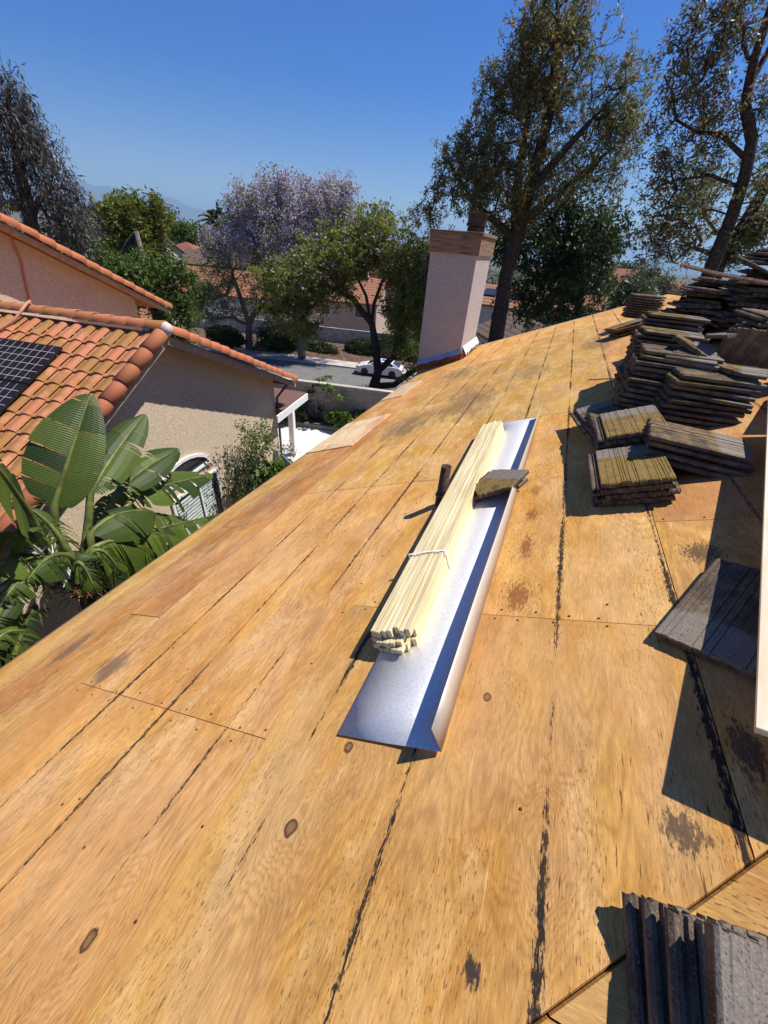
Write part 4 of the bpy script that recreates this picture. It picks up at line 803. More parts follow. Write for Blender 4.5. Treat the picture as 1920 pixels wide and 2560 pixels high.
class Skel:
    def __init__(s, trunk):              # trunk: list of polylines [(pos, radius), ...]
        s.p = []; s.par = []; s.r0 = []
        for line in trunk:
            prev = -1
            for k, (p, r) in enumerate(line):
                p = np.array(p, float)
                if k == 0 and s.p:
                    prev = int(np.argmin([np.linalg.norm(q - p) for q in s.p])); s.add(p, prev, r) if np.linalg.norm(s.p[prev] - p) > .02 else None
                    if np.linalg.norm(s.p[prev] - p) <= .02: continue
                    prev = len(s.p) - 1; continue
                if k > 0:
                    q = s.p[prev]; m = max(1, int(np.linalg.norm(p - q) / .8))
                    rp = s.r0[prev]
                    for j in range(1, m): s.add(q + (p - q) * j / m + RNG.normal(size=3) * .02, prev, rp + (r - rp) * j / m); prev = len(s.p) - 1
                s.add(p, prev, r); prev = len(s.p) - 1
        s.nt = len(s.p)
    def add(s, p, par, r=0.0): s.p.append(np.array(p, float)); s.par.append(par); s.r0.append(r)
    def grow(s, targets, up=.35, wob=.10, rise=.5):
        targets = np.array(targets); P = np.zeros((len(s.p) + len(targets) * 8 + 8, 3)); m = len(s.p); P[:m] = np.array(s.p)
        dmin = np.min(np.linalg.norm(targets[:, None, :] - P[None, :m, :], axis=2), axis=1)
        for ti in np.argsort(dmin):
            t = targets[ti]; dv = t - P[:m]; h2 = np.hypot(dv[:, 0], dv[:, 1]); dist = np.sqrt(h2 * h2 + dv[:, 2] ** 2)
            cost = dist + np.maximum(0, rise * h2 - dv[:, 2]) * up
            i = int(np.argmin(cost)); a = P[i].copy(); L = dist[i]
            if L < .15: continue
            n = max(2, min(7, int(L / .45) + 1)); prev = i
            mid = (a + t) / 2 + np.array([0, 0, -.12 * L]) + RNG.normal(size=3) * wob * L
            for k in range(1, n + 1):
                f = k / n; q = a * (1 - f) ** 2 + 2 * mid * f * (1 - f) + t * f * f + RNG.normal(size=3) * .03 * L * (k < n); s.add(q, prev); P[m] = q; m += 1; prev = len(s.p) - 1
    def mesh(s, name, mat, tip=.010, parent=None, p=.52, rmax=None):
        n = len(s.p); cnt = np.ones(n)
        for i in range(n - 1, 0, -1):
            if s.par[i] >= 0: cnt[s.par[i]] += cnt[i] if True else 0
        leafc = np.zeros(n); haschild = np.zeros(n, bool)
        for i in range(n):
            if s.par[i] >= 0: haschild[s.par[i]] = True
        for i in range(n - 1, -1, -1):
            if not haschild[i]: leafc[i] += 1
            if s.par[i] >= 0: leafc[s.par[i]] += leafc[i]
        rad = tip * np.maximum(leafc, 1) ** p
        for i in range(n):
            if s.r0[i] > 0: rad[i] = s.r0[i]
            elif s.par[i] >= 0: rad[i] = min(rad[i], rad[s.par[i]] * .92 if s.par[i] < s.nt else rad[s.par[i]])
        ch = [[] for _ in range(n)]
        for i in range(n):
            if s.par[i] >= 0: ch[s.par[i]].append(i)
        mb = MB(); done = np.zeros(n, bool)
        for i in range(n):                       # chains
            if done[i]: continue
            line = [i]; done[i] = True; cur = i
            while True:
                nx = [c for c in ch[cur] if not done[c]]
                if not nx: break
                c = max(nx, key=lambda q: rad[q]); line.append(c); done[c] = True; cur = c
            pts = [s.p[j] for j in line]; rr = [rad[j] for j in line]
            if s.par[i] >= 0: pts = [s.p[s.par[i]]] + pts; rr = [min(rr[0], rad[s.par[i]])] + rr
            if len(pts) > 1: mb.tube(pts, [max(.003, float(x)) for x in rr], 8 if max(rr) > .12 else 5, cap=False)
        return mb.build(name, mat, parent, True)
def blob_pts(blobs, shell=.55):
    out = []
    for c, r, n in blobs:
        u = rand_unit(n); k = (shell + (1 - shell) * RNG.random(n)) * (.35 + .65 * RNG.random(n) ** .4); out.append(np.array(c) + u * k[:, None] * np.array(r))
    return np.concatenate(out)
def cluster(T, per, spread, droop=0.0):
    n = len(T); C = np.repeat(T, per, axis=0) + RNG.normal(size=(n * per, 3)) * np.array(spread); C[:, 2] -= droop * RNG.random(n * per); return C
def V3(v): return np.array([v.x, v.y, v.z])
def tree(name, label, cat, base, trunk, blobs, per, spread, size, mat, bark, tip=.012, dirbias=(0, 0, -.3), bias=.3, width=.38, blossom=None, group=None, up=.35, droop=.0, crown_name="crown", sun_up=.35, var=.6, seed=None, nmul=.55, pmul=.36, smul=.50):
    global RNG
    if seed is not None: RNG = np.random.default_rng(seed)
    r = root_at(name, Vector(base)); tag(r, label, cat, group)
    T0 = blob_pts([(c, r_, max(3, int(n * nmul))) for c, r_, n in blobs]); per = max(6, int(per * pmul)); off = np.array(spread) * 1.15; spread = np.array(spread) * smul
    T = np.repeat(T0, 6, axis=0) + RNG.normal(size=(len(T0) * 6, 3)) * off
    sk = Skel(trunk); sk.grow(T0, up=up); sk.grow(T, up=.1, wob=.16)
    o = sk.mesh("trunk", bark, tip); sub(o, r)
    B = np.repeat(T, per, axis=0); C = B + RNG.normal(size=B.shape) * spread; C[:, 2] -= droop * RNG.random(len(C)) * .7; F, tn = leaves(C, size, dirbias, bias, width, sun_up=sun_up, var=var, base=B)
    ct = np.repeat(np.repeat(RNG.random(len(T0)), 6) * .6 + RNG.random(len(T)) * .4, per); tn = np.clip(tn * .5 + ct * .5, 0, 1)
    sub(quads_mesh(crown_name, F, mat, None, tn), r)
    if blossom:
        bm, fn, bper, bspread, bsize, bbias, bb = blossom
        TB = np.array([t for t in T if RNG.random() < fn(t)])
        if len(TB):
            C = cluster(TB, bper, bspread); F, tn = leaves(C, bsize, bbias, bb, .5); sub(quads_mesh("blossom", F, bm, None, tn), r)
    return r
def P3(px, py, d): return V3(at_dist(px, py, d))
def blob(px, py, d, rx, ry, n, depth=None):    # size given as survey pixels, turned into metres at that distance
    c = at_dist(px, py, d); m = c.dot(CAM_FWD) / 962.0; rx, ry = rx * m, ry * m; return (V3(c), (rx, rx if depth is None else depth, ry), n)

# tall silk oak behind the chimney
d0 = 24.0
b_ = P3(1243, 880, d0); b_[2] = -8.6
tr1 = [(b_, .46), (P3(1247, 800, d0), .40), (P3(1265, 690, d0), .36), (P3(1300, 560, d0), .31), (P3(1335, 430, d0), .26), (P3(1378, 260, d0), .19), (P3(1390, 120, d0), .12), (P3(1392, 20, d0), .06), (P3(1400, -60, d0), .03)]
tr2 = [(P3(1290, 600, d0), .22), (P3(1290, 470, d0 + .5), .17), (P3(1320, 300, d0 + .8), .12), (P3(1310, 150, d0 + .6), .06)]
tr3 = [(P3(1318, 490, d0), .20), (P3(1390, 400, d0 - .8), .15), (P3(1470, 310, d0 - 1), .10), (P3(1560, 220, d0 - 1), .05)]
tr4 = [(P3(1300, 560, d0), .18), (P3(1400, 480, d0 + .8), .13), (P3(1500, 395, d0 + 1.2), .08), (P3(1590, 320, d0 + 1.5), .04)]
tr5 = [(P3(1290, 600, d0), .14), (P3(1180, 500, d0), .09), (P3(1120, 400, d0), .04)]
bl = [blob(1385, 40, d0, 95, 95, 60), blob(1340, 150, d0, 135, 90, 80), blob(1290, 250, d0, 125, 95, 80), blob(1430, 200, d0, 90, 110, 55), blob(1560, 250, d0 - 1, 65, 90, 45), blob(1520, 340, d0, 110, 95, 60),
      blob(1270, 370, d0, 130, 90, 85), blob(1180, 400, d0, 100, 85, 65), blob(1400, 390, d0, 100, 90, 45), blob(1240, 480, d0, 130, 70, 75), blob(1110, 480, d0, 55, 95, 34), blob(1060, 560, d0, 25, 60, 10), blob(1330, 500, d0, 80, 70, 35), blob(1510, 440, d0, 80, 55, 26)]
tree("silk_oak_tree", "tall silk oak with orange blossom rising behind the chimney", "tree", b_, [tr1, tr2, tr3, tr4, tr5], bl, 46, (.26, .26, .30), .155, M['lf_oak'], M['bark_dark'], .009, (0, 0, .2), .25, .30,
     (M['lf_orange'], lambda t: .55 if t[0] < (at_dist(1420, 300, d0)).x else .18, 8, (.10, .10, .10), .12, (0, 0, .5), .3), seed=3, pmul=.40, nmul=.6, smul=.34)
# dense dark tree below it
d1 = 27.0; b_ = P3(1470, 860, d1); b_[2] = -9.5
tree("dark_dense_tree", "dark dense evergreen in front of the silk oak's lower right side", "tree", b_, [[(b_, .25), (P3(1455, 720, d1), .2), (P3(1430, 600, d1), .12), (P3(1405, 500, d1), .05)]],
     [blob(1400, 520, d1, 60, 80, 50), blob(1440, 600, d1, 125, 80, 130), blob(1340, 620, d1, 110, 80, 110), blob(1500, 600, d1, 80, 60, 50), blob(1440, 690, d1, 120, 60, 120), blob(1330, 720, d1, 70, 60, 60), blob(1400, 770, d1, 110, 50, 80), blob(1240, 600, d1, 40, 70, 30)], 60, (.33, .33, .28), .25, M['lf_dark'], M['bark_dark'], .012, (0, 0, -.6), .4, .36, droop=.3, seed=4, pmul=.30, nmul=.32)
# right silk oak with bare twisting limbs
d2 = 17.0; b_ = P3(1735, 800, d2); b_[2] = -7
ra = [(b_, .28), (P3(1790, 640, d2), .19), (P3(1830, 540, d2), .165), (P3(1862, 440, d2), .15), (P3(1880, 350, d2), .14), (P3(1862, 260, d2), .12), (P3(1885, 150, d2), .10), (P3(1920, 40, d2), .09), (P3(1950, -60, d2), .05)]
rb = [(P3(1860, 270, d2), .10), (P3(1880, 200, d2 + .3), .085), (P3(1945, 80, d2 + .6), .06)]
rc = [(P3(1868, 400, d2), .07), (P3(1800, 335, d2), .055), (P3(1740, 330, d2), .045), (P3(1690, 300, d2), .035), (P3(1680, 230, d2), .03), (P3(1660, 190, d2), .02)]
rd = [(P3(1850, 470, d2), .055), (P3(1780, 440, d2 - .5), .045), (P3(1690, 450, d2 - .8), .03), (P3(1640, 470, d2 - 1), .015)]
bl = [blob(1770, 20, d2, 40, 35, 16), blob(1850, 40, d2, 60, 60, 34), blob(1720, 100, d2, 45, 45, 14), blob(1690, 200, d2, 50, 60, 26), blob(1760, 230, d2, 70, 70, 34), blob(1650, 310, d2, 40, 60, 16), blob(1790, 320, d2, 60, 50, 28), blob(1720, 390, d2, 90, 60, 44), blob(1660, 460, d2, 60, 55, 30), blob(1640, 560, d2, 50, 50, 24), blob(1730, 520, d2, 100, 60, 50), blob(1700, 600, d2, 80, 55, 34), blob(1910, 260, d2, 40, 70, 26), blob(1900, 460, d2, 50, 70, 28), blob(1650, 640, d2, 60, 40, 22), blob(1800, 120, d2, 60, 60, 24)]
tree("leaning_silk_oak", "dark leaning silk oak with twisting bare limbs at the right edge", "tree", b_, [ra, rb, rc, rd], bl, 26, (.22, .22, .20), .125, M['lf_oak'], M['bark_dark'], .007, (0, 0, -.4), .3, .3,
     (M['lf_rust'], lambda t: .62 if t[2] > 3 else .3, 7, (.12, .12, .10), .11, (0, 0, .3), .2), seed=5, pmul=.46, nmul=.42, smul=.34)
d3 = 21.0; b_ = P3(1780, 800, d3); b_[2] = -7
tree("slender_leaning_tree", "second dark leaning trunk cut by the frame at the far right", "tree", b_, [[(b_, .3), (P3(1805, 640, d3), .22), (P3(1860, 560, d3), .19), (P3(1930, 440, d3), .16), (P3(2000, 280, d3), .1)]],
     [blob(1900, 570, d3, 60, 50, 40), blob(1830, 620, d3, 60, 30, 24), blob(1960, 400, d3, 60, 70, 30), blob(1760, 480, d3, 50, 60, 26)], 36, (.24, .24, .2), .2, M['lf_oak'], M['bark_dark'], .009, (0, 0, -.4), .3, .3, seed=6)
# jacaranda trees
def purple(y0, amt=.8): return lambda t: amt * max(0, min(1, (t[2] - y0) / 1.6))
ja = 41.0; b_ = V3(at_z(623, 872, SZ + .3))
dj = math.hypot(b_[0], b_[1])
tree("jacaranda_tree", "purple-blossomed jacaranda on the far verge, leftmost of the three", "tree", b_, [[(b_, .38), (P3(622, 810, dj), .30), (P3(610, 770, dj), .24), (P3(585, 700, dj), .16), (P3(570, 640, dj), .1)], [(P3(622, 810, dj), .22), (P3(655, 750, dj), .18), (P3(690, 680, dj), .12)]],
     [blob(620, 530, dj, 55, 65, 40), blob(600, 620, dj, 90, 70, 55), blob(530, 700, dj, 80, 60, 55), blob(650, 700, dj, 90, 70, 55), blob(560, 770, dj, 100, 40, 45), blob(690, 780, dj, 70, 40, 30), blob(490, 760, dj, 40, 50, 22), blob(560, 640, dj, 60, 60, 26)], 60, (.42, .42, .36), .22, M['lf_jac'], M['bark_grey'], .016, (0, 0, -.2), .2, .4,
     (M['lf_purple'], purple(-2.5, .95), 20, (.20, .20, .28), .17, (0, 0, .5), .2), group=None, seed=8, pmul=.28)
b_ = V3(at_z(755, 895, SZ + .3)); dk = math.hypot(b_[0], b_[1]) + 1
tree("jacaranda_tree", "largest jacaranda with broad purple crown, behind the front tree", "tree", b_, [[(b_, .40), (P3(752, 830, dk), .34), (P3(740, 740, dk), .28), (P3(735, 640, dk), .2), (P3(730, 540, dk), .1)], [(P3(745, 780, dk), .22), (P3(800, 690, dk), .16), (P3(830, 600, dk), .1)], [(P3(742, 760, dk), .2), (P3(690, 660, dk), .15), (P3(660, 560, dk), .08)]],
     [blob(715, 490, dk, 80, 45, 60), blob(640, 525, dk, 65, 55, 45), blob(830, 500, dk, 60, 55, 40), blob(880, 560, dk, 55, 50, 34), blob(780, 540, dk, 75, 60, 40), blob(950, 600, dk, 50, 35, 20), blob(720, 570, dk, 120, 60, 70), blob(850, 590, dk, 80, 60, 45), blob(690, 630, dk, 110, 60, 55), blob(800, 660, dk, 100, 60, 45), blob(860, 520, dk, 40, 40, 16), blob(640, 600, dk, 60, 50, 26)], 60, (.45, .45, .38), .22, M['lf_jac'], M['bark_grey'], .017, (0, 0, -.2), .2, .4,
     (M['lf_purple'], purple(-2.2, .97), 24, (.22, .22, .30), .17, (0, 0, .5), .2), seed=9, pmul=.26)
dm = 25.0; b_ = P3(933, 992, dm - 1); 
fb = P3(930, 1000, dm)
tree("street_tree", "forked dark-trunked tree in front of the street, trunk base behind the block wall", "tree", fb, [
    [(fb + np.array([0, 0, -.6]), .42), (P3(935, 965, dm), .36), (P3(945, 930, dm), .27), (P3(940, 870, dm), .24), (P3(930, 810, dm), .20), (P3(880, 745, dm), .15), (P3(830, 720, dm), .10), (P3(790, 700, dm), .06)],
    [(P3(945, 930, dm), .22), (P3(985, 890, dm), .19), (P3(995, 840, dm), .15), (P3(1000, 770, dm), .11), (P3(1015, 690, dm), .06)],
    [(P3(935, 965, dm), .22), (P3(985, 962, dm - .3), .20), (P3(1022, 935, dm - .6), .16), (P3(1055, 915, dm - .8), .12), (P3(1090, 850, dm - 1), .08), (P3(1120, 790, dm - 1), .04)],
    [(P3(930, 810, dm), .14), (P3(935, 760, dm), .11), (P3(960, 690, dm), .07)], [(P3(925, 800, dm), .12), (P3(915, 740, dm), .09), (P3(880, 660, dm), .05)]],
     [blob(880, 640, dm, 70, 65, 50), blob(960, 610, dm, 70, 60, 50), blob(1030, 640, dm, 60, 60, 42), blob(800, 680, dm, 70, 60, 48), blob(1010, 710, dm, 80, 50, 48), blob(740, 730, dm, 60, 50, 36), blob(760, 800, dm, 50, 40, 22), blob(1000, 780, dm, 60, 50, 34), blob(1060, 760, dm - 1, 50, 60, 34), blob(1080, 690, dm, 50, 50, 30), blob(930, 560, dm + 1, 60, 40, 24), blob(1000, 850, dm, 40, 40, 16), blob(1070, 840, dm - 1, 40, 40, 14), blob(1040, 920, dm - 1, 30, 18, 5), blob(860, 740, dm, 60, 40, 14), blob(700, 690, dm + 2, 50, 40, 26), blob(770, 640, dm + 2, 60, 45, 30), blob(830, 610, dm + 1, 50, 40, 24), blob(690, 760, dm, 40, 40, 18)],
     70, (.30, .30, .25), .20, M['lf_street'], M['bark_dark'], .012, (0, 0, -.3), .25, .4, (M['lf_purple'], lambda t: .30 * max(0, min(1, (t[2] + 3.2) / 1.5)), 6, (.16, .16, .16), .15, (0, 0, .4), .2), seed=10)
# eucalyptus at the left
de = 26.0; b_ = P3(85, 700, de); b_[2] = -8
tree("eucalyptus_tree", "tall grey drooping eucalyptus at the left edge behind the upper gable", "tree", b_, [
    [(b_, .34), (P3(82, 590, de), .28), (P3(72, 520, de), .24), (P3(50, 430, de), .20), (P3(35, 340, de), .15), (P3(22, 260, de), .10), (P3(22, 210, de), .04)], [(P3(78, 555, de), .14), (P3(95, 505, de), .12), (P3(125, 470, de), .08), (P3(165, 470, de), .05)], [(P3(50, 430, de), .10), (P3(90, 360, de), .07), (P3(120, 320, de), .03)]],
     [blob(25, 235, de, 32, 40, 18), blob(15, 310, de, 70, 55, 45), blob(55, 350, de, 65, 60, 45), blob(105, 365, de, 35, 50, 20), blob(10, 420, de, 50, 50, 28), blob(90, 430, de, 50, 50, 26), blob(40, 260, de, 45, 45, 24), blob(30, 490, de, 28, 40, 14), blob(165, 480, de, 42, 45, 40), blob(130, 510, de, 40, 45, 28), blob(175, 540, de, 35, 40, 30), blob(190, 590, de, 40, 45, 34), blob(-40, 330, de, 60, 110, 40)], 34, (.22, .22, .34), .22, M['lf_euc'], M['bark_dark'], .008, (.25, 0, -.9), .55, .2, droop=.5, seed=12, pmul=.28)
b2 = P3(10, 610, de + 3); b2[2] = -8
tree("eucalyptus_tree", "pale grey second trunk beside the tall eucalyptus", "tree", b2, [[(b2, .25), (P3(22, 580, de + 3), .22), (P3(8, 520, de + 3), .2), (P3(-25, 420, de + 3), .12)]], [blob(-30, 380, de + 3, 30, 60, 14)], 30, (.25, .25, .3), .24, M['lf_euc'], M['bark_grey'], .012, (0, 0, -.9), .5, .25, seed=13)
# trees between the houses, each with its own crown
def crown_tree(name, label, px, ptop, pbase, d, blobs, mat, per=46, size=.3, spread=.42, zb=-10.5, tip=.016, bark='bark_dark', **k):
    b = P3(px, pbase, d); b[2] = zb
    tree(name, label, "tree", b, [[(b, .3), (P3(px, (pbase + ptop) / 2, d), .2), (P3(px, ptop + 15, d), .06)]], [blob(x, y, d, rx, ry, n) for x, y, rx, ry, n in blobs], per, (spread, spread, spread * .8), size, M[mat], M[bark], tip, **k)
crown_tree("bushy_green_tree", "bright green leafy tree just beyond the upper gable's lower end", 380, 650, 800, 27, [(330, 680, 75, 45, 60), (390, 730, 70, 55, 70), (430, 790, 55, 50, 55), (260, 690, 50, 45, 34), (300, 740, 60, 45, 40), (450, 700, 40, 45, 26), (440, 850, 40, 30, 24), (230, 640, 40, 35, 20)], 'lf_green', 60, .2, .3, -9, seed=21)
crown_tree("yellow_green_tree", "large yellow-green rounded tree left of the red roof", 320, 505, 700, 62, [(310, 545, 55, 45, 70), (360, 570, 60, 55, 80), (285, 590, 45, 45, 45), (370, 640, 60, 50, 60), (340, 610, 50, 50, 40), (385, 530, 25, 28, 18)], 'lf_yellow', 50, .5, .65, seed=22, sun_up=.5)
crown_tree("round_distant_tree", "dark round tree on the skyline beyond the yellow-green tree", 400, 535, 620, 120, [(400, 560, 32, 28, 34), (430, 590, 40, 28, 40), (385, 590, 30, 28, 30)], 'lf_dark', 46, .8, 1.1, -10, seed=23)
crown_tree("round_distant_tree", "broad low green tree behind the yellow house", 460, 555, 640, 105, [(450, 585, 42, 28, 46), (480, 595, 30, 24, 34), (440, 610, 40, 22, 34), (415, 620, 30, 25, 26)], 'lf_green', 50, .7, .9, -10, seed=24)
crown_tree("wispy_grey_tree", "brown wispy tree below the eucalyptus", 190, 600, 690, 30, [(180, 620, 55, 40, 40), (220, 660, 45, 40, 36), (150, 650, 40, 30, 24), (205, 590, 30, 30, 20)], 'lf_euc', 40, .24, .34, -9, seed=25)
crown_tree("palm_shrub_tree", "dull green bushy crown behind the upper roof edge", 130, 590, 660, 34, [(110, 600, 60, 26, 40), (150, 590, 30, 22, 16)], 'lf_blue', 40, .26, .34, -9, seed=26)
crown_tree("small_dark_tree", "small dark treetop by the grey roof on the skyline", 255, 515, 600, 110, [(252, 530, 14, 18, 14), (266, 545, 16, 16, 12)], 'lf_blue', 40, .6, .7, -8, seed=27)
crown_tree("skyline_tree", "dull bush on the skyline left of the eucalyptus trunk", 40, 515, 600, 90, [(45, 530, 40, 16, 30), (0, 525, 30, 18, 20)], 'lf_yellow', 40, .6, .6, -6, seed=28)
crown_tree("roadside_tree", "leafy green tree left of the chimney base", 1080, 640, 850, 33, [(1090, 700, 50, 50, 46), (1070, 780, 55, 60, 60), (1020, 800, 40, 50, 34), (1100, 850, 50, 50, 44), (1150, 640, 30, 40, 20)], 'lf_green', 54, .24, .33, -10, seed=29)
crown_tree("roadside_tree", "small dark tree on the verge between the two jacaranda trunks", 700, 800, 885, 44, [(690, 830, 45, 35, 34), (740, 850, 40, 30, 26), (660, 850, 30, 25, 16)], 'lf_dark', 46, .26, .36, -9.6, seed=30)
crown_tree("skyline_tree", "hazy green treetop on the skyline right of the silk oak", 1560, 665, 700, 160, [(1530, 685, 36, 18, 30), (1580, 680, 40, 18, 34), (1625, 692, 30, 14, 22)], 'lf_blue', 46, 1.0, 1.3, -10, seed=31)
crown_tree("skyline_tree", "far tree belt piece behind the purple crown", 870, 610, 660, 150, [(905, 640, 40, 18, 26), (960, 632, 40, 16, 24), (1010, 640, 36, 16, 20)], 'lf_blue', 46, 1.0, 1.2, -12, seed=32)
for k, (px, py, d, r_) in enumerate(((1500, 700, 110, 24), (1590, 712, 70, 18), (1440, 680, 130, 30), (1650, 715, 95, 22), (1400, 690, 100, 26), (1570, 735, 48, 14))):
    crown_tree("garden_tree", ["round garden tree between the pink-red roofs", "small bush tree beside the nearest orange roof", "pale distant tree under the dark evergreen's right edge", "tree in front of the distant roof near the tile wall", "round green tree half behind the dark evergreen", "leafy top poking over the plywood's far edge"][k], px, py, py + 60, d, [(px, py, r_ * 1.4, r_, 26), (px + r_, py + 12, r_, r_ * .8, 16)], 'lf_blue' if k % 2 else 'lf_green', 46, .45, .6, -12, seed=70 + k)
# tree canopy far away that reads as one mass
global_pts = []
for k in range(2600):
    a = R_(random.uniform(-64, 48)); dd = random.uniform(130, 900) ** 1.0; p = np.array([math.sin(a) * dd, math.cos(a) * dd, -13 - dd * .012 + random.uniform(0, 3.0)]); global_pts.append(p)
GP = np.array(global_pts); dist = np.linalg.norm(GP[:, :2], axis=1)
C = np.repeat(GP, 30, axis=0) + RNG.normal(size=(len(GP) * 30, 3)) * np.array([2.2, 2.2, 1.3]); F, tn = leaves(C, 1.6, (0, 0, 0), .2, .7, sun_up=.8)
tag(quads_mesh("distant_wood", F, M['lf_blue'], None, tn), kind="stuff")
# cypress pair
def cypress(px, ptop, pbot, d, label):
    b = P3(px + 4, pbot, d); top = P3(px, ptop, d); b[2] = -10; H = top[2] - b[2]; r = root_at("cypress_tree", Vector(b)); tag(r, label, "tree", "cypress pair on the skyline")
    sub(MB().tube([b, b + np.array([0, 0, H * .5])], [.2, .06], 6).build("trunk", M['bark_dark']), r)
    n = 2600; z = RNG.random(n); rr = (1 - z) ** .75 * .85 * (.7 + .3 * RNG.random(n)) + .03; q = RNG.random(n) * 6.28
    C = np.stack([b[0] + rr * np.cos(q), b[1] + rr * np.sin(q), b[2] + .8 + z * (H - .8)], 1) + RNG.normal(size=(n, 3)) * .06; F, tn = leaves(C, .5, (0, 0, 1), .7, .4); sub(quads_mesh("crown", F, M['lf_dark'], None, tn), r)
cypress(551, 508, 600, 105, "left of two thin dark cypresses behind the palm"); cypress(576, 516, 600, 105, "right of two thin dark cypresses behind the palm")
# palms
def palm(px, py, d, label, nfr=26, L=2.6, zb=-10, dead=False):
    c = P3(px, py, d); b = c.copy(); b[2] = zb; b[0] += .3; r = root_at("palm_tree", Vector(b)); tag(r, label, "tree")
    sub(MB().tube([b, (b + c) / 2 + np.array([.1, 0, 0]), c], [.24, .2, .17], 8).build("trunk", M['bark_grey'], None, True), r)
    for k in range(nfr):
        q = k * 2.4; el = 1.2 - 1.9 * (k / nfr); dirv = np.array([math.cos(q) * math.cos(el), math.sin(q) * math.cos(el), math.sin(el)])
        if dead: dirv = np.array([-.85 + .5 * random.random() - .3, .3 * random.uniform(-1, 1), -.3 - .5 * random.random()])
        m = 26; f = np.linspace(.05, 1, m); LL = L * random.uniform(.8, 1.1)
        mid = c + dirv * (f * LL)[:, None] + np.array([0, 0, -1]) * (f ** 2 * LL * (.55 if not dead else 1.1))[:, None]
        side = np.cross(dirv, [0, 0, 1]); side /= np.linalg.norm(side) + 1e-6
        Fs = []
        for s in (-1, 1):
            for j in range(2):
                tipd = side * s * .42 * LL * .4 + dirv * .25 * LL * .4 + np.array([0, 0, -.5]) * LL * .22 * (1 + (j if dead else 0)); tips = mid + tipd * np.sin(np.pi * (f * .85 + .12))[:, None] * RNG.uniform(.8, 1.1, m)[:, None]
                w = dirv * .05 * (1 if d < 60 else 2.0); Fs.append(np.stack([mid - w, mid + w, tips + w * .3, tips - w * .3], 1))
        mb = MB(); mb.tube([tuple(v) for v in mid[::4]], .02, 4); Fs.append(np.array([[mb.v[i] for i in f] for f in mb.f if len(f) == 4])); F = np.concatenate(Fs); sub(quads_mesh("frond", F, M['lf_palm'], None, RNG.random(len(F)) * .8 + .1), r)
palm(540, 552, 72, "left feathery palm below the two cypresses", 26, 3.6); palm(588, 565, 70, "right feathery palm beside the purple crown", 24, 3.2)
palm(340, 578, 42, "snapped palm with its fronds hanging down, before the yellow-green tree", 16, 2.4, -9.5, True)

# ------------------------------------------------------------------ far houses
def far_house(px, py, d, W, D, yaw, wallh, pitch, roofm, wallm, label, zb=None, gable=True, chim=False, wins=3, over=.4, panels=0):
    """px,py: survey pixel of the roof ridge centre at distance d"""
    c = at_dist(px, py, d); rh = D / 2 * pitch; zr_ = c.z; z1 = zr_ - rh; z0 = z1 - wallh
    r = root_at("tiled_house", Vector((c.x, c.y, z0))); tag(r, label, "house"); r.rotation_euler = (0, 0, R_(yaw))
    wl_ = MB(); w2, d2 = W / 2, D / 2
    wl_.box((-w2, -d2, -4), (w2, d2, wallh))
    if gable: wl_.prism([(-w2, -d2, wallh), (-w2, d2, wallh), (-w2, 0, wallh + rh - .06)], (W, 0, 0))
    wl_.build("wall", M[wallm], r)
    o = over; rf_ = MB(); th = .16
    if gable:
        for s in (-1, 1): rf_.prism([(-w2 - o, s * (d2 + o), wallh - o * pitch), (w2 + o, s * (d2 + o), wallh - o * pitch), (w2 + o, 0, wallh + rh), (-w2 - o, 0, wallh + rh)][::s], (0, 0, th))
    else:
        hw = max(.2, w2 - d2); q = [(-w2 - o, -d2 - o, wallh - o * pitch), (w2 + o, -d2 - o, wallh - o * pitch), (w2 + o, d2 + o, wallh - o * pitch), (-w2 - o, d2 + o, wallh - o * pitch), (-hw, 0, wallh + rh + th), (hw, 0, wallh + rh + th)]
        rf_.add(q, [(0, 1, 5, 4), (1, 2, 5), (2, 3, 4, 5), (3, 0, 4), (0, 3, 2, 1)])
    ro = rf_.build("roof", M[roofm], r)
    if chim: MB().box((w2 * .55, -.45, wallh + rh * .3), (w2 * .55 + .8, .45, wallh + rh + 1.1)).build("chimney_stack", M[wallm], ro)
    for k in range(wins):
        x = -w2 + W * (k + .5) / wins
        for face in (-1, 1):
            f = MB().box((x - .62, face * (d2 + .03) - .03, wallh - 1.75), (x + .62, face * (d2 + .03) + .03, wallh - .55)).build("window", M['white'], r)
            MB().box((x - .54, face * (d2 + .07) - .012, wallh - 1.67), (x + .54, face * (d2 + .07) + .012, wallh - .63)).build("pane", M['glass_dark'], f)
    for face in (-1, 1):
        f = MB().box((face * (w2 + .03) - .03, -.7, wallh - 1.6), (face * (w2 + .03) + .03, .5, wallh - .5)).build("window", M['white'], r); MB().box((face * (w2 + .07) - .012, -.6, wallh - 1.5), (face * (w2 + .07) + .012, .4, wallh - .6)).build("pane", M['glass_dark'], f)
    for k in range(panels):
        kq = math.atan(pitch); Mq = Matrix.Translation((-w2 * .4 + k * 1.75, -d2 * .5, wallh + rh * .5 + th + .13)) @ Matrix.Rotation(kq, 4, 'X'); MB().box((0, -.8, 0), (1.68, .8, .04), Mq).build("solar_module", M['glass_dark'], ro)
    return r
far_house(466, 608, 86, 9, 9, 14, 5.4, .38, 'roof_red', 'wall_cream', "cream two-storey house with red hipped roof below the distant trees", gable=False, wins=3)
far_house(418, 645, 80, 5, 5, 14, 3.4, .38, 'roof_red', 'wall_cream', "low red-roofed wing beside the cream house", gable=False, wins=2)
far_house(480, 592, 110, 9, 8, -75, 6, .42, 'roof_brown', 'wall_grey', "grey gabled house with chimney behind the cream one", chim=True)
far_house(525, 588, 150, 12, 9, 20, 6, .4, 'roof_red', 'wall_tan', "distant red-brown roof behind the grey gabled house")
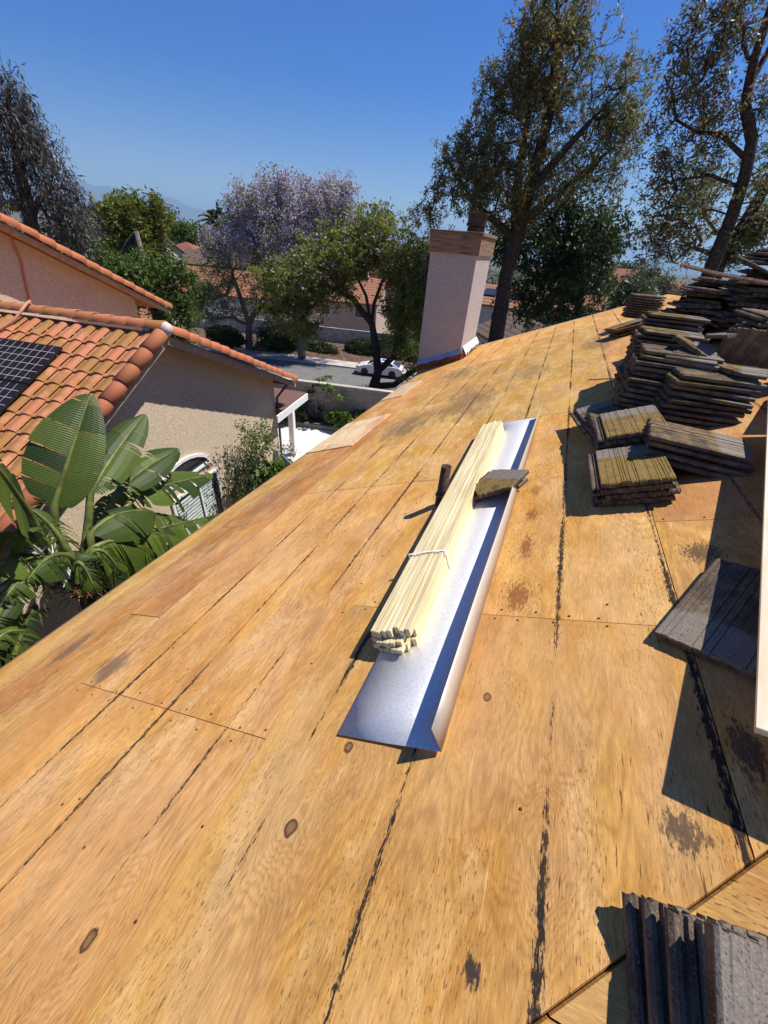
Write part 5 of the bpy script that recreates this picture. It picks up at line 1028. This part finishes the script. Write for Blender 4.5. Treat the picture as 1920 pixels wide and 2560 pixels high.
far_house(560, 632, 78, 12, 9, 14, 3.4, .36, 'roof_brown', 'wall_tan', "low brown-roofed house between palm and jacaranda")
far_house(600, 680, 60, 16, 10, 14, 4.5, .42, 'roof_orange', 'wall_white', "wide orange-roofed house behind the left jacaranda")
far_house(840, 690, 60, 13, 10, 14, 4.6, .45, 'roof_orange', 'wall_pink', "orange-roofed house behind the forked street tree", chim=True)
far_house(980, 650, 84, 14, 10, 14, 5, .4, 'roof_red', 'wall_tan', "red-roofed house seen above the street tree's right side")
far_house(760, 600, 100, 14, 10, 14, 5, .4, 'roof_red', 'wall_tan', "distant red roof behind the broad purple crown")
far_house(360, 745, 58, 10, 8, 14, 4, .4, 'roof_orange', 'wall_white', "orange-roofed house half hidden by the bright green tree")
far_house(190, 545, 78, 22, 12, 8, 6, .5, 'roof_grey', 'wall_white', "large grey-roofed house with skylight behind the eucalyptus", chim=False)
far_house(1290, 722, 52, 14, 9, -12, 4.2, .33, 'roof_orange', 'wall_white', "white house with solar modules on its roof behind the silk oak trunk", panels=3)
far_house(1320, 800, 40, 7, 7, -60, 3.2, .42, 'roof_brown', 'wall_white', "low tile-roofed garage right of the chimney")
far_house(1470, 705, 66, 9, 9, -70, 5.5, .62, 'roof_brown', 'wall_grey', "grey steep-gabled house right of the dark evergreen")
far_house(1550, 692, 92, 8, 7, -20, 5, .45, 'roof_red', 'wall_white', "pink-red hipped roof house beyond the plywood's far edge", gable=False)
far_house(1500, 742, 52, 6, 5, -25, 4, .4, 'roof_orange', 'wall_pink', "nearest orange roof just beyond the plywood's far edge")
far_house(1545, 672, 150, 11, 8, -15, 6, .4, 'roof_red', 'wall_tan', "flat red roof far off below the skyline trees")
far_house(1650, 703, 120, 9, 8, -25, 5, .4, 'roof_red', 'wall_white', "distant red roof seen through the leaning oak's twigs")
far_house(1610, 722, 80, 10, 9, 10, 4, .42, 'roof_brown', 'wall_grey', "brown roof left of the small far tile stack", gable=False)
# hedge and verge shrubs
def bush(name, label, c, r3, n, size, mat, group=None, cat="shrub", seed=None, stem=True):
    global RNG
    if seed: RNG = np.random.default_rng(seed)
    rt = root_at(name, Vector((c[0], c[1], c[2] - r3[2]))); tag(rt, label, cat, group)
    u = rand_unit(n); k = (.55 + .45 * RNG.random(n) ** .5); lump = 1 + .18 * np.sin(u[:, 0] * 7 + c[0]) * np.cos(u[:, 1] * 6 + u[:, 2] * 5)
    C = np.array(c) + u * (k * lump)[:, None] * np.array(r3); F, tn = leaves(C, size, (0, 0, .3), .2, .5, sun_up=.5); sub(quads_mesh("foliage", F, mat, None, tn), rt)
    if stem:
        mb = MB(); b = np.array([c[0], c[1], c[2] - r3[2] - .1])
        for _ in range(6): e = np.array(c) + rand_unit(1)[0] * np.array(r3) * .6; mb.tube([b, (b + e) / 2 + RNG.normal(size=3) * .05, e], [.03, .02, .008], 5)
        sub(mb.build("stem", M['bark_dark']), rt)
    return rt
hedge_l = ["tall clipped hedge right behind the white coupe", "hedge section left of the white coupe", "hedge section near the chimney's left edge", "dark hedge beside the second jacaranda trunk", "dark low shrub left of the verge", "dark shrub against the lattice wall", "low verge shrub by the leftmost jacaranda trunk"]
for k, (al_px, py, dd, rr) in enumerate(((968, 880, 43.2, (2.6, 1.1, 1.6)), (900, 880, 43.8, (1.9, 1.0, 1.3)), (1050, 895, 42.6, (2.0, 1.1, 1.5)), (800, 880, 44.0, (2.4, .9, 1.1)), (700, 858, 45, (2.0, .9, .9)), (560, 838, 45.5, (2.4, .9, .9)), (580, 850, 44, (1.4, .8, .6)))):
    bush("hedge", hedge_l[k], P3(al_px, py, dd), rr, 5200, .22, M['lf_dark'] if k not in (2,) else M['lf_green'], "verge hedge", "hedge", 40 + k)
# planter plants by the block wall
b = V3(at_z(812, 1062, GZ)); r = root_at("plumeria_plant", Vector(b)); tag(r, "slim branching plumeria against the block wall", "plant")
T = np.array([b + np.array(v) for v in ((-.5, .1, 1.7), (-.2, 0, 2.0), (.1, .1, 1.6), (.45, 0, 1.75), (.7, .1, 1.4), (.3, -.2, 1.9), (-.7, 0, 1.35), (.05, .2, 2.15))])
sk = Skel([[(b, .05), (b + np.array([0, 0, .7]), .045), (b + np.array([.05, 0, 1.1]), .035)]]); sk.grow([t_ for t_ in T], wob=.05); sub(sk.mesh("stem", M['bark_grey'], .018), r)
C = np.repeat(T, 16, axis=0); d_ = rand_unit(len(C)); d_[:, 2] = np.abs(d_[:, 2]) * .5; s_ = np.cross(d_, [0, 0, 1]); s_ /= np.linalg.norm(s_, axis=1)[:, None]; L = RNG.uniform(.25, .4, len(C))[:, None]
F = np.stack([C, C + d_ * L * .55 + s_ * .045, C + d_ * L + np.array([0, 0, -.08]), C + d_ * L * .55 - s_ * .045], 1); sub(quads_mesh("foliage", F, M['lf_green'], None, RNG.random(len(C))), r)
pl = [("leafy_plant", "broad-leaved bright plant at the planter by the roof edge", 850, 1066, .5, 'lf_green', 90, .42), ("leafy_plant", "second broad-leaved plant at the foot of the block wall", 900, 1060, .45, 'lf_green', 80, .36), ("leafy_plant", "dark creeping plant left in the planter", 740, 1050, .5, 'lf_dark', 160, .22), ("leafy_plant", "dark climbing plant on the block wall", 785, 1040, .6, 'lf_dark', 160, .16), ("leafy_plant", "low dark plant between the climbers", 700, 1050, .5, 'lf_dark', 160, .2)]
for k, (nm, lb_, px, py, rr, mt_, n, sz) in enumerate(pl): p = V3(at_z(px, py, GZ + .2)); bush(nm, lb_, p + np.array([0, 0, rr * .6]), (rr * 1.2, rr * .7, rr * .8), n * 2, sz, M[mt_], None, "plant", 60 + k)

# ------------------------------------------------------------------ giant bird-of-paradise between the houses
def bez(a, b, c, f): return a * (1 - f) ** 2 + b * 2 * f * (1 - f) + c * f * f
def giant_leaf(root, pet, rib, wl, wr, torn=.3, droop=.15, fold=.25, seed=0, face=None, name="leaf"):
    """pet: [px,py,D] list of the stalk; rib: three [px,py,D] control points of the blade's midrib; wl/wr half widths in survey pixels"""
    rg = random.Random(seed); A, B, C = [at_wall(*p) for p in rib]; m = B.dot(CAM_FWD) / 962.0
    n = 40; pts = [bez(A, B, C, i / n) for i in range(n + 1)]
    fc = (face if face is not None else (-B.normalized() * .75 + Vector((.1, 0, .65)))).normalized()
    Fs = []; tone = []; vein = []
    for s, w in ((-1, wl), (1, wr)):
        i = 0
        while i < n:
            ln = rg.choice((1, 2, 2, 3)) if rg.random() < torn else rg.choice((6, 9, 14)); j = min(n, i + ln)
            dr = droop * rg.uniform(.3, 1.7) * (1.8 if ln < 4 else 1.0); tw = rg.uniform(-.22, .22) * (1 if ln < 4 else .2); tn = rg.random(); shrink = rg.uniform(.75, 1.0) if ln < 4 else 1
            rowsA = []
            for q in range(i, j + 1):
                f = q / n; T = (pts[min(q + 1, n)] - pts[max(q - 1, 0)]).normalized(); side = T.cross(fc).normalized() * s; nrm = side.cross(T).normalized() * s
                if nrm.dot(fc) < 0: nrm = -nrm
                prof = (math.sin(math.pi * min(1, (f * .93 + .06)) ** .8)) ** .62 * w * m * shrink
                edge = (q == i or q == j) and 0 < q < n
                row = []
                for g in (0, .25, .5, .75, 1.0):
                    p = pts[q] + side * prof * g + T * prof * g * .28 + nrm * (prof * fold * (g - .8 * g * g)) + Vector((0, 0, -1)) * dr * prof * g * g * 1.6 + nrm * tw * prof * g * g
                    if edge: p = p + T * (.012 if q == i else -.012) * g * (1 if ln < 4 else .6)
                    row.append(p)
                rowsA.append((row, f))
            for (r0, f0), (r1, f1) in zip(rowsA[:-1], rowsA[1:]):
                for g in range(4): Fs.append([r0[g], r0[g + 1], r1[g + 1], r1[g]]); tone.append(tn); vein += [f0 + .05 * g / 4, f0 + .05 * (g + 1) / 4, f1 + .05 * (g + 1) / 4, f1 + .05 * g / 4]
            i = j
    F = np.array([[tuple(v) for v in q] for q in Fs]); o = quads_mesh(name, F, M['strel'], None, np.array(tone)); a = o.data.attributes.new("vein", 'FLOAT', 'POINT'); a.data.foreach_set("value", np.array(vein, np.float32)); o.data.polygons.foreach_set("use_smooth", [True] * len(o.data.polygons)); sub(o, root)
    mb = MB(); pp = [at_wall(*p) for p in pet] + [A]; k = len(pp); mb.tube(pp + pts[4::6], [.050 - .012 * i / k for i in range(k)] + [max(.006, .030 * (1 - i / 7)) for i in range(len(pts[4::6]))], 8)
    st = mb.build("leaf_stalk", M['stem'], None, True); st.parent = o
PD = 4.35
bop = root_at("giant_bird_of_paradise", Vector((at_wall(200, 1500, PD).x, at_wall(200, 1500, PD).y, GZ))); tag(bop, "giant bird-of-paradise with huge torn green leaves between the two houses", "plant")
crown = [200, 1420, PD]
giant_leaf(bop, [crown, [160, 1380, PD], [138, 1320, PD]], ([135, 1268, PD], [168, 1150, PD - .1], [225, 988, PD]), 92, 72, .20, .05, .2, 1)
giant_leaf(bop, [crown, [130, 1400, PD - .2], [95, 1330, PD - .4]], ([66, 1276, PD - .5], [20, 1200, PD - .8], [-70, 1090, PD - 1.1]), 60, 80, .2, .35, .1, 2, Vector((.2, -.6, .8)))
giant_leaf(bop, [crown, [215, 1350, PD], [222, 1290, PD]], ([226, 1232, PD], [288, 1120, PD + .1], [362, 1036, PD + .2]), 62, 44, .45, .18, .3, 3)
giant_leaf(bop, [crown, [240, 1330, PD + .2]], ([300, 1222, PD + .2], [352, 1170, PD + .3], [446, 1122, PD + .4]), 74, 40, .35, .30, .3, 4)
giant_leaf(bop, [crown, [260, 1340, PD + .2]], ([340, 1236, PD + .2], [420, 1208, PD + .3], [530, 1186, PD + .45]), 62, 40, .75, .25, .25, 5)
giant_leaf(bop, [crown, [240, 1390, PD]], ([290, 1350, PD], [420, 1315, PD], [568, 1280, PD + .1]), 26, 62, .97, .75, .1, 6)
giant_leaf(bop, [crown, [230, 1370, PD - .1]], ([225, 1335, PD - .1], [290, 1260, PD - .1], [385, 1280, PD]), 55, 60, .7, .5, .2, 7)
giant_leaf(bop, [crown, [220, 1390, PD - .1]], ([240, 1370, PD - .1], [330, 1310, PD - .2], [450, 1345, PD - .1]), 50, 60, .95, .7, .2, 8)
giant_leaf(bop, [crown], ([225, 1400, PD - .2], [290, 1360, PD - .3], [372, 1420, PD - .2]), 45, 55, .95, .7, .2, 9)
giant_leaf(bop, [crown, [150, 1410, PD - .1]], ([112, 1352, PD - .2], [60, 1310, PD - .4], [-30, 1340, PD - .5]), 50, 55, .6, .5, .15, 10, Vector((.2, -.5, .8)))
giant_leaf(bop, [crown, [230, 1340, PD + .3]], ([235, 1290, PD + .4], [270, 1230, PD + .5], [350, 1215, PD + .6]), 50, 50, .8, .5, .2, 11)
giant_leaf(bop, [crown, [150, 1420, PD - .2]], ([100, 1400, PD - .3], [50, 1385, PD - .4], [-20, 1430, PD - .5]), 40, 45, .8, .6, .15, 12)
giant_leaf(bop, [crown, [250, 1400, PD - .1]], ([330, 1390, PD - .1], [400, 1370, PD], [500, 1345, PD + .1]), 20, 50, .97, .9, .1, 14)
for k, (pt_, rb_, wl_2, wr_2) in enumerate((([[230, 1330, PD + .3]], ([245, 1300, PD + .3], [300, 1275, PD + .4], [400, 1330, PD + .3]), 40, 50), ([[225, 1380, PD - .2]], ([235, 1370, PD - .2], [300, 1320, PD - .3], [395, 1400, PD - .3]), 46, 55),
        ([[215, 1400, PD - .3]], ([220, 1395, PD - .3], [250, 1340, PD - .4], [300, 1430, PD - .5]), 40, 46), ([[240, 1350, PD + .1]], ([260, 1330, PD + .1], [360, 1262, PD + .1], [470, 1300, PD + .2]), 36, 55), ([[180, 1400, PD - .3]], ([170, 1390, PD - .4], [120, 1370, PD - .5], [70, 1450, PD - .6]), 40, 44),
        ([[170, 1380, PD - .1]], ([160, 1360, PD - .1], [120, 1290, PD], [50, 1260, PD + .1]), 44, 50), ([[190, 1420, PD - .4]], ([190, 1415, PD - .4], [200, 1380, PD - .5], [240, 1480, PD - .6]), 36, 40), ([[120, 1430, PD - .4]], ([110, 1440, PD - .4], [60, 1420, PD - .5], [10, 1500, PD - .6]), 40, 44), ([[250, 1390, PD]], ([300, 1400, PD], [370, 1380, PD], [430, 1420, PD]), 24, 46))):
    giant_leaf(bop, [crown] + pt_, rb_, wl_2, wr_2, .9, .65, .2, 50 + k)
for k, (x, y, D_) in enumerate(((205, 1440, PD), (222, 1450, PD - .15))):
    tp = at_wall(x, y, D_); mb = MB().tube([Vector((tp.x + .05, tp.y, GZ - .1)), Vector((tp.x + .03, tp.y, (tp.z + GZ) / 2)), tp, tp + Vector((0, 0, .35))], [.19, .17, .16, .09], 12); sub(mb.build("trunk", M['bark_dark'], None, True), bop)
mb = MB(); rg = random.Random(5); c0_ = at_wall(185, 1450, PD - .1)
for k in range(55):
    a = c0_ + Vector((rg.uniform(-.2, .15), rg.uniform(-.2, .22), rg.uniform(-.16, .02))); b = a + Vector((rg.uniform(-.28, .28), rg.uniform(-.3, .3), rg.uniform(-.16, .06))); mb.tube([a, (a + b) / 2 + Vector((0, 0, rg.uniform(0, .05))), b], [.010, .007, .002], 4)
sub(mb.build("dry_husk", M['husk']), bop)
for k, (x0, y0, x1, y1) in enumerate(((150, 1425, 72, 1462), (175, 1425, 158, 1470), (120, 1400, 95, 1440), (140, 1410, 120, 1370), (112, 1392, 80, 1360))):
    a, b = at_wall(x0, y0, PD - .35), at_wall(x1, y1, PD - .5); mb = MB(); d_ = b - a; up = Vector((0, 0, .06)); sdv = d_.cross(up).normalized() * .035
    mb.tube([a, a.lerp(b, .35), a.lerp(b, .8), b], [.012, .020, .012, .002], 7); sub(mb.build("flower_bract", M['bract'] if k else M['dishm'], None, True), bop)
    mb = MB()
    for q in range(5): e = a.lerp(b, .3) + Vector((rg.uniform(-.12, .12), rg.uniform(-.12, .12), rg.uniform(.06, .16))); mb.tube([a.lerp(b, .3), e], [.012, .002], 4)
    sub(mb.build("flower_sepal", M['bract']), bop)
# second clump low at the left
cl = root_at("bird_of_paradise_clump", Vector((at_wall(20, 1680, 3.9).x, at_wall(20, 1680, 3.9).y, GZ))); tag(cl, "lower clump of shredded strap leaves in the bottom left gap", "plant")
rg = random.Random(3); QD = 4.0
for k, (a, b, c, w) in enumerate((((60, 1720), (100, 1640), (160, 1560), 26), ((40, 1700), (60, 1620), (130, 1600), 26), ((20, 1700), (40, 1600), (90, 1510), 28), ((0, 1690), (-5, 1600), (60, 1540), 26), ((-10, 1660), (10, 1580), (30, 1490), 28), ((-20, 1640), (-10, 1560), (70, 1580), 24), ((30, 1690), (90, 1650), (140, 1610), 24), ((-20, 1600), (20, 1540), (120, 1520), 28), ((60, 1700), (80, 1660), (20, 1640), 24), ((-30, 1580), (10, 1500), (60, 1450), 30), ((-40, 1520), (0, 1460), (50, 1420), 30), ((-30, 1640), (30, 1660), (60, 1690), 24))):
    dd = QD + rg.uniform(-.35, .3); giant_leaf(cl, [[10, 1760, QD]], ([*a, dd], [*b, dd], [*c, dd]), w, w, .85, .5, .2, 30 + k)
# shrub climbing against the tan wall
T_ = [V3(at_wall(x, y, DW - .25 - rr)) for x, y, rr in [(random.gauss(635, 34), random.gauss(1200, 45), random.uniform(0, .45)) for _ in range(110)]]
T2 = [V3(at_wall(x, y, DW - .3 - rr)) for x, y, rr in [(random.gauss(648, 24), random.gauss(1105, 28), random.uniform(0, .35)) for _ in range(46)]] + [V3(at_wall(668 + random.gauss(0, 5), 1046 + 9 * k, DW - .3)) for k in range(9)] + [V3(at_wall(700 + 6 * k, 1118 + random.gauss(0, 4), DW - .4)) for k in range(6)] + [V3(at_wall(600 + 6 * k, 1070 + 3 * k, DW - .35)) for k in range(6)]
b_ = at_wall(640, 1300, DW - .4); b_ = np.array([b_.x, b_.y, GZ])
shr = root_at("wall_shrub", Vector(b_)); tag(shr, "glossy dark shrub with light green upper sprigs against the tan wall", "shrub")
sk = Skel([[(b_, .05), (b_ + np.array([0, 0, 1.0]), .035)]]); sk.grow([np.array(t_) for t_ in T_ + T2], wob=.06); sub(sk.mesh("stem", M['bark_dark'], .004), shr)
C = cluster(np.array(T_), 30, (.10, .10, .09)); F, tn = leaves(C, .085, (0, 0, .1), .2, .5); sub(quads_mesh("foliage", F, M['lf_dark'], None, tn), shr)
C = cluster(np.array(T2), 22, (.09, .09, .08)); F, tn = leaves(C, .07, (0, 0, .4), .3, .5); sub(quads_mesh("young_foliage", F, M['lf_green'], None, tn), shr)
bush("leafy_shrub", "bright broad-leaved shrub peeking over the eave below the dish", V3(at_dist(705, 1200, 6.2)), (.45, .4, .35), 700, .16, M['lf_green'], None, "shrub", 90)

# ------------------------------------------------------------------ mountains and haze
t = NT("mountain_slope", 1.0, 0.0); n1 = t.noise(t.gpos(), .0015, 5); M['mount'] = t.done(t.mix(n1, (.07, .075, .06), (.13, .125, .10)))
mb = MB(); vs = []; prof_ = [(-70, 620), (-64, 900), (-60, 760), (-56, 900), (-52, 1000), (-48, 880), (-44, 700), (-40, 480), (-36, 360), (-30, 210), (-20, 120), (-8, 90), (2, 140), (7, 230), (12, 260), (18, 190), (26, 140), (40, 220), (55, 300)]
N_ = 160; R0 = 19000
for i in range(N_ + 1):
    a = -70 + 125 * i / N_; h = float(np.interp(a, [p[0] for p in prof_], [p[1] for p in prof_])) * (1 + .06 * math.sin(a * .9) + .035 * math.sin(a * 2.3 + 1) + .015 * math.sin(a * 6)) * 1.02
    for dr, k in ((-2600, -.05), (-1300, .45 + .1 * math.sin(a * .8)), (0, 1.0), (2500, -.05)): rr = R0 + dr + 300 * math.sin(a * .7); vs.append((math.sin(R_(a)) * rr, math.cos(R_(a)) * rr, -45 + h * k))
mb.add(vs, [(4 * i + j, 4 * i + 4 + j, 4 * i + 5 + j, 4 * i + 1 + j) for i in range(N_) for j in range(3)]); tag(mb.build("mountains", M['mount']), kind="structure")
hz = bpy.data.materials.new("haze_air"); hz.use_nodes = True; nt = hz.node_tree; nt.nodes.clear(); out = nt.nodes.new("ShaderNodeOutputMaterial"); pv = nt.nodes.new("ShaderNodeVolumePrincipled")
pv.inputs["Color"].default_value = (.46, .72, 1.0, 1); pv.inputs["Density"].default_value = HAZE_D; pv.inputs["Anisotropy"].default_value = .1; nt.links.new(pv.outputs[0], out.inputs["Volume"])
tag(MB().box((-42000, -12000, -46), (42000, 42000, 1200)).build("haze", hz), kind="stuff")
